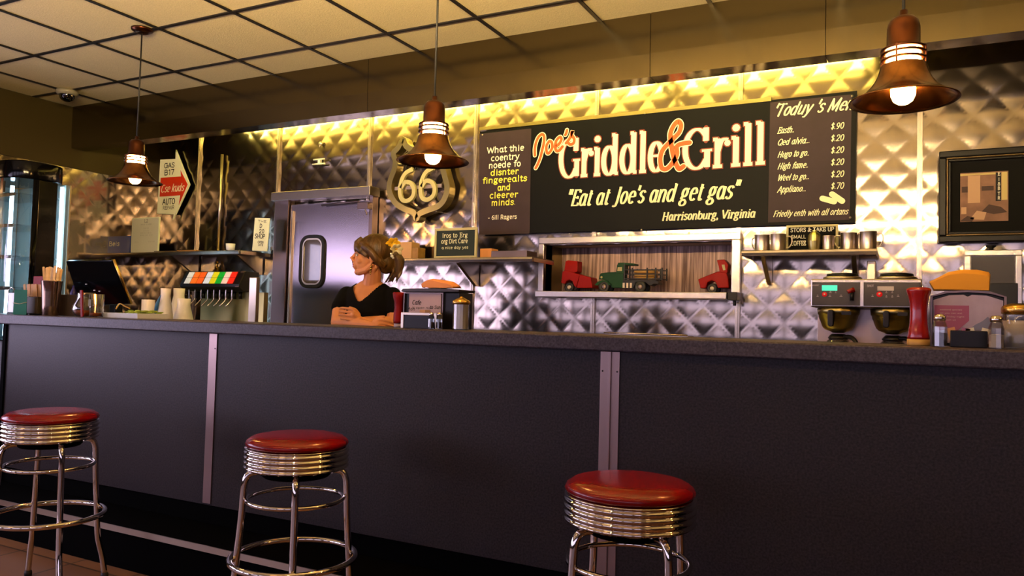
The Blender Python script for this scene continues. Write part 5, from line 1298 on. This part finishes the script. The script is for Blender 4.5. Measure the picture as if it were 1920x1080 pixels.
B_((0, .085, .022), .014, 10, 8, (1.4, .7, .8)); B_((0, .080, -.054), .02, 12, 8, (1.2, .8, 1.1))
B_((0, .086, -.036), .015, 10, 8, (1.1, .9, 1.2)); B_((0, .096, -.026), .010, 10, 8)
B_((0, .091, -.048), .0095, 10, 8, (1.9, .8, .55)); B_((0, .089, -.0585), .0095, 10, 8, (1.7, .8, .65))
mb.M = Matrix()
body = solid(mb, 'body', 'skin', .0031, 3)
def hpart(name, m_, fn, par=None):
    mb = MB(); mb.M = Matrix.Translation(-O3) @ HM; fn(mb); return mb.build(name, m_, par or wo)
hpart('lips', 'lip', lambda b: (b.ball((0, .0925, -.0485), .0095, 12, 8, (1.85, .8, .5)), b.ball((0, .0905, -.0583), .0095, 12, 8, (1.6, .8, .6))))
for s_ in (-1, 1):
    ey = hpart('eye', 'eye_white', lambda b: b.ball((s_*.030, .079, .003), .0105, 12, 8, (1.2, .8, .8)))
    hpart('iris', 'ink', lambda b: b.ball((s_*.031, .0865, .003), .0045, 10, 6, (1, .7, 1)), ey)
    hpart('eyebrow', 'hair', lambda b: b.tube([(s_*.012, .0905, .022), (s_*.03, .088, .027), (s_*.046, .074, .022)], [.0025, .003, .0018], 8))
    hpart('eyelashes', 'ink', lambda b: b.tube([(s_*.018, .0885, .008), (s_*.031, .0885, .0115), (s_*.043, .080, .006)], [.0012, .0018, .0012], 6), ey)
# hair
mb = MB(); mb.M = HM
mb.ball((0, -.022, .046), .09, 24, 16, (.97, 1.13, 1.0))
mb.ball((0, .052, .066), .05, 18, 12, (1.25, .86, .72))
for s_ in (-1, 1):
    mb.tube(catmull([(s_*.02, .082, .075), (s_*.045, .078, .045), (s_*.063, .052, .018), (s_*.074, .022, .0)], 5), [.020]*5+[.018]*5+[.012]*5+[.006], 10)
    mb.tube(catmull([(s_*.06, .05, .055), (s_*.078, .012, .03), (s_*.076, -.03, -.012), (s_*.05, -.075, -.04)], 5), [.022]*16, 10)
for k in range(7):
    x = -.045+.015*k; mb.tube(catmull([(x*.8, .06, .098), (x, .088, .070), (x*1.05, .0905, .040-.02*abs(x)/.045)], 4), [.013, .013, .0125, .012, .0115, .011, .010, .008, .005][:9], 8)
mb.ball((0, -.085, -.025), .05, 16, 12, (1.25, .95, 1.15)); mb.ball((0, -.125, .028), .034, 14, 10, (1.1, .9, 1.0))
mb.tube(catmull([(0, -.115, .035), (-.005, -.150, .0), (-.008, -.155, -.05), (-.01, -.135, -.10)], 6), [.024, .027, .029, .030, .031, .031, .032, .031, .030, .028, .027, .025, .023, .020, .017, .013, .009, .005, .003], 12)
random.seed(11)
for k in range(14):
    x = random.uniform(-.03, .025); y = random.uniform(-.165, -.11)
    mb.tube(catmull([(x*.6, y, -.02), (x, y-.006, -.07), (x*1.2, y+random.uniform(.0, .03), -.115-random.random()*.025)], 4), [.009, .009, .008, .008, .007, .006, .005, .004, .0025], 6)
hair = solid(mb, 'hair', 'hair', .0034, 2)
mb = MB(); mb.M = Matrix.Translation(-O3) @ HM
fl = Vector((-.045, -.105, .085))
def petals(n, r, m_, nm, off, par):
    mb = MB(); mb.M = Matrix.Translation(-O3) @ HM @ Matrix.Translation(fl+Vector(off)) @ Matrix.Rotation(R(62), 4, 'Y') @ Matrix.Rotation(R(-20), 4, 'X')
    for k in range(n):
        a = 2*PI*k/n; M0 = mb.M.copy(); mb.M = M0 @ Matrix.Rotation(a, 4, 'Z') @ Matrix.Translation((r*.62, 0, -.004)) @ Matrix.Rotation(R(22), 4, 'Y'); mb.ball((0, 0, 0), r*.55, 10, 6, (1, .72, .22)); mb.M = M0
    return mb.build(nm, m_, par)
flw = petals(7, .040, 'petal_yellow', 'hair_flower', (0, 0, 0), wo)
petals(6, .026, 'petal_yellow', 'inner_petals', (-.008, 0, .004), flw)
petals(7, .036, 'petal_cream', 'pale_petals', (.012, -.022, -.028), flw)
hpart('pearl_clip', 'white_ceramic', lambda b: (b.ball((-.060, -.110, .016), .0085), b.ball((-.062, -.104, .028), .006), b.ball((-.062, -.118, .006), .006)), wo)
er = hpart('earring', 'gold', lambda b: (b.tube([(-.079, -.004, -.034), (-.080, -.004, -.048)], .0016, 6), b.ball((-.080, -.004, -.054), .0065, 10, 8, (.8, .8, 1.2)), b.ball((-.080, -.004, -.068), .0072, 10, 8, (.8, .8, 1.1)), b.ball((-.080, -.004, -.082), .0062, 10, 8, (.8, .8, 1.2)), b.ball((-.080, -.004, -.094), .004, 8, 6, (1, 1, 1.5))))
# shirt
mb = MB(); torso(mb, .0105, .93)
def part_way(a, b_, t): return a+(b_-a)*t
limb(mb, [SL, part_way(SL, mL, .45), part_way(SL, mL, .95)], [.056, .056, .056]); limb(mb, [SR, part_way(SR, mR, .45), part_way(SR, mR, .95)], [.056, .056, .056])
def neck_cut(co):
    u = (co-tc_(co.z)).dot(AX)+.006; f = (co-tc_(co.z)).dot(FB)
    lim = (1.318 if f > 0 else 1.405)+ (abs(u)/.078)**1.35*(.092 if f > 0 else .02)
    return co.z > lim and abs(u) < .095
solid(mb, 't_shirt', 'black_cotton', .005, 4, cut=neck_cut)
# trousers
mb = MB(); mb.loft([(tc_(z), rx, ry, A0) for z, rx, ry in ((.80, .172, .125), (.90, .172, .124), (.97, .163, .118))])
for s_ in (-1, 1): limb(mb, [tc_(.84, 0, s_*.085), tc_(.48, .01, s_*.09), tc_(.06, 0, s_*.09)], [.090, .062, .048])
solid(mb, 'trousers', 'denim', .008, 4)
for s_ in (-1, 1):
    mb = MB(); mb.M = Matrix.Translation(tc_(0, 0, s_*.09)-O3) @ Matrix.Rotation(A0, 4, 'Z')
    mb.loft([((0, -.05, .001), .042, .115), ((0, -.05, .03), .043, .118), ((0, -.03, .06), .038, .09), ((0, .0, .085), .034, .045)]); mb.build('shoe', 'black_plastic', wo)
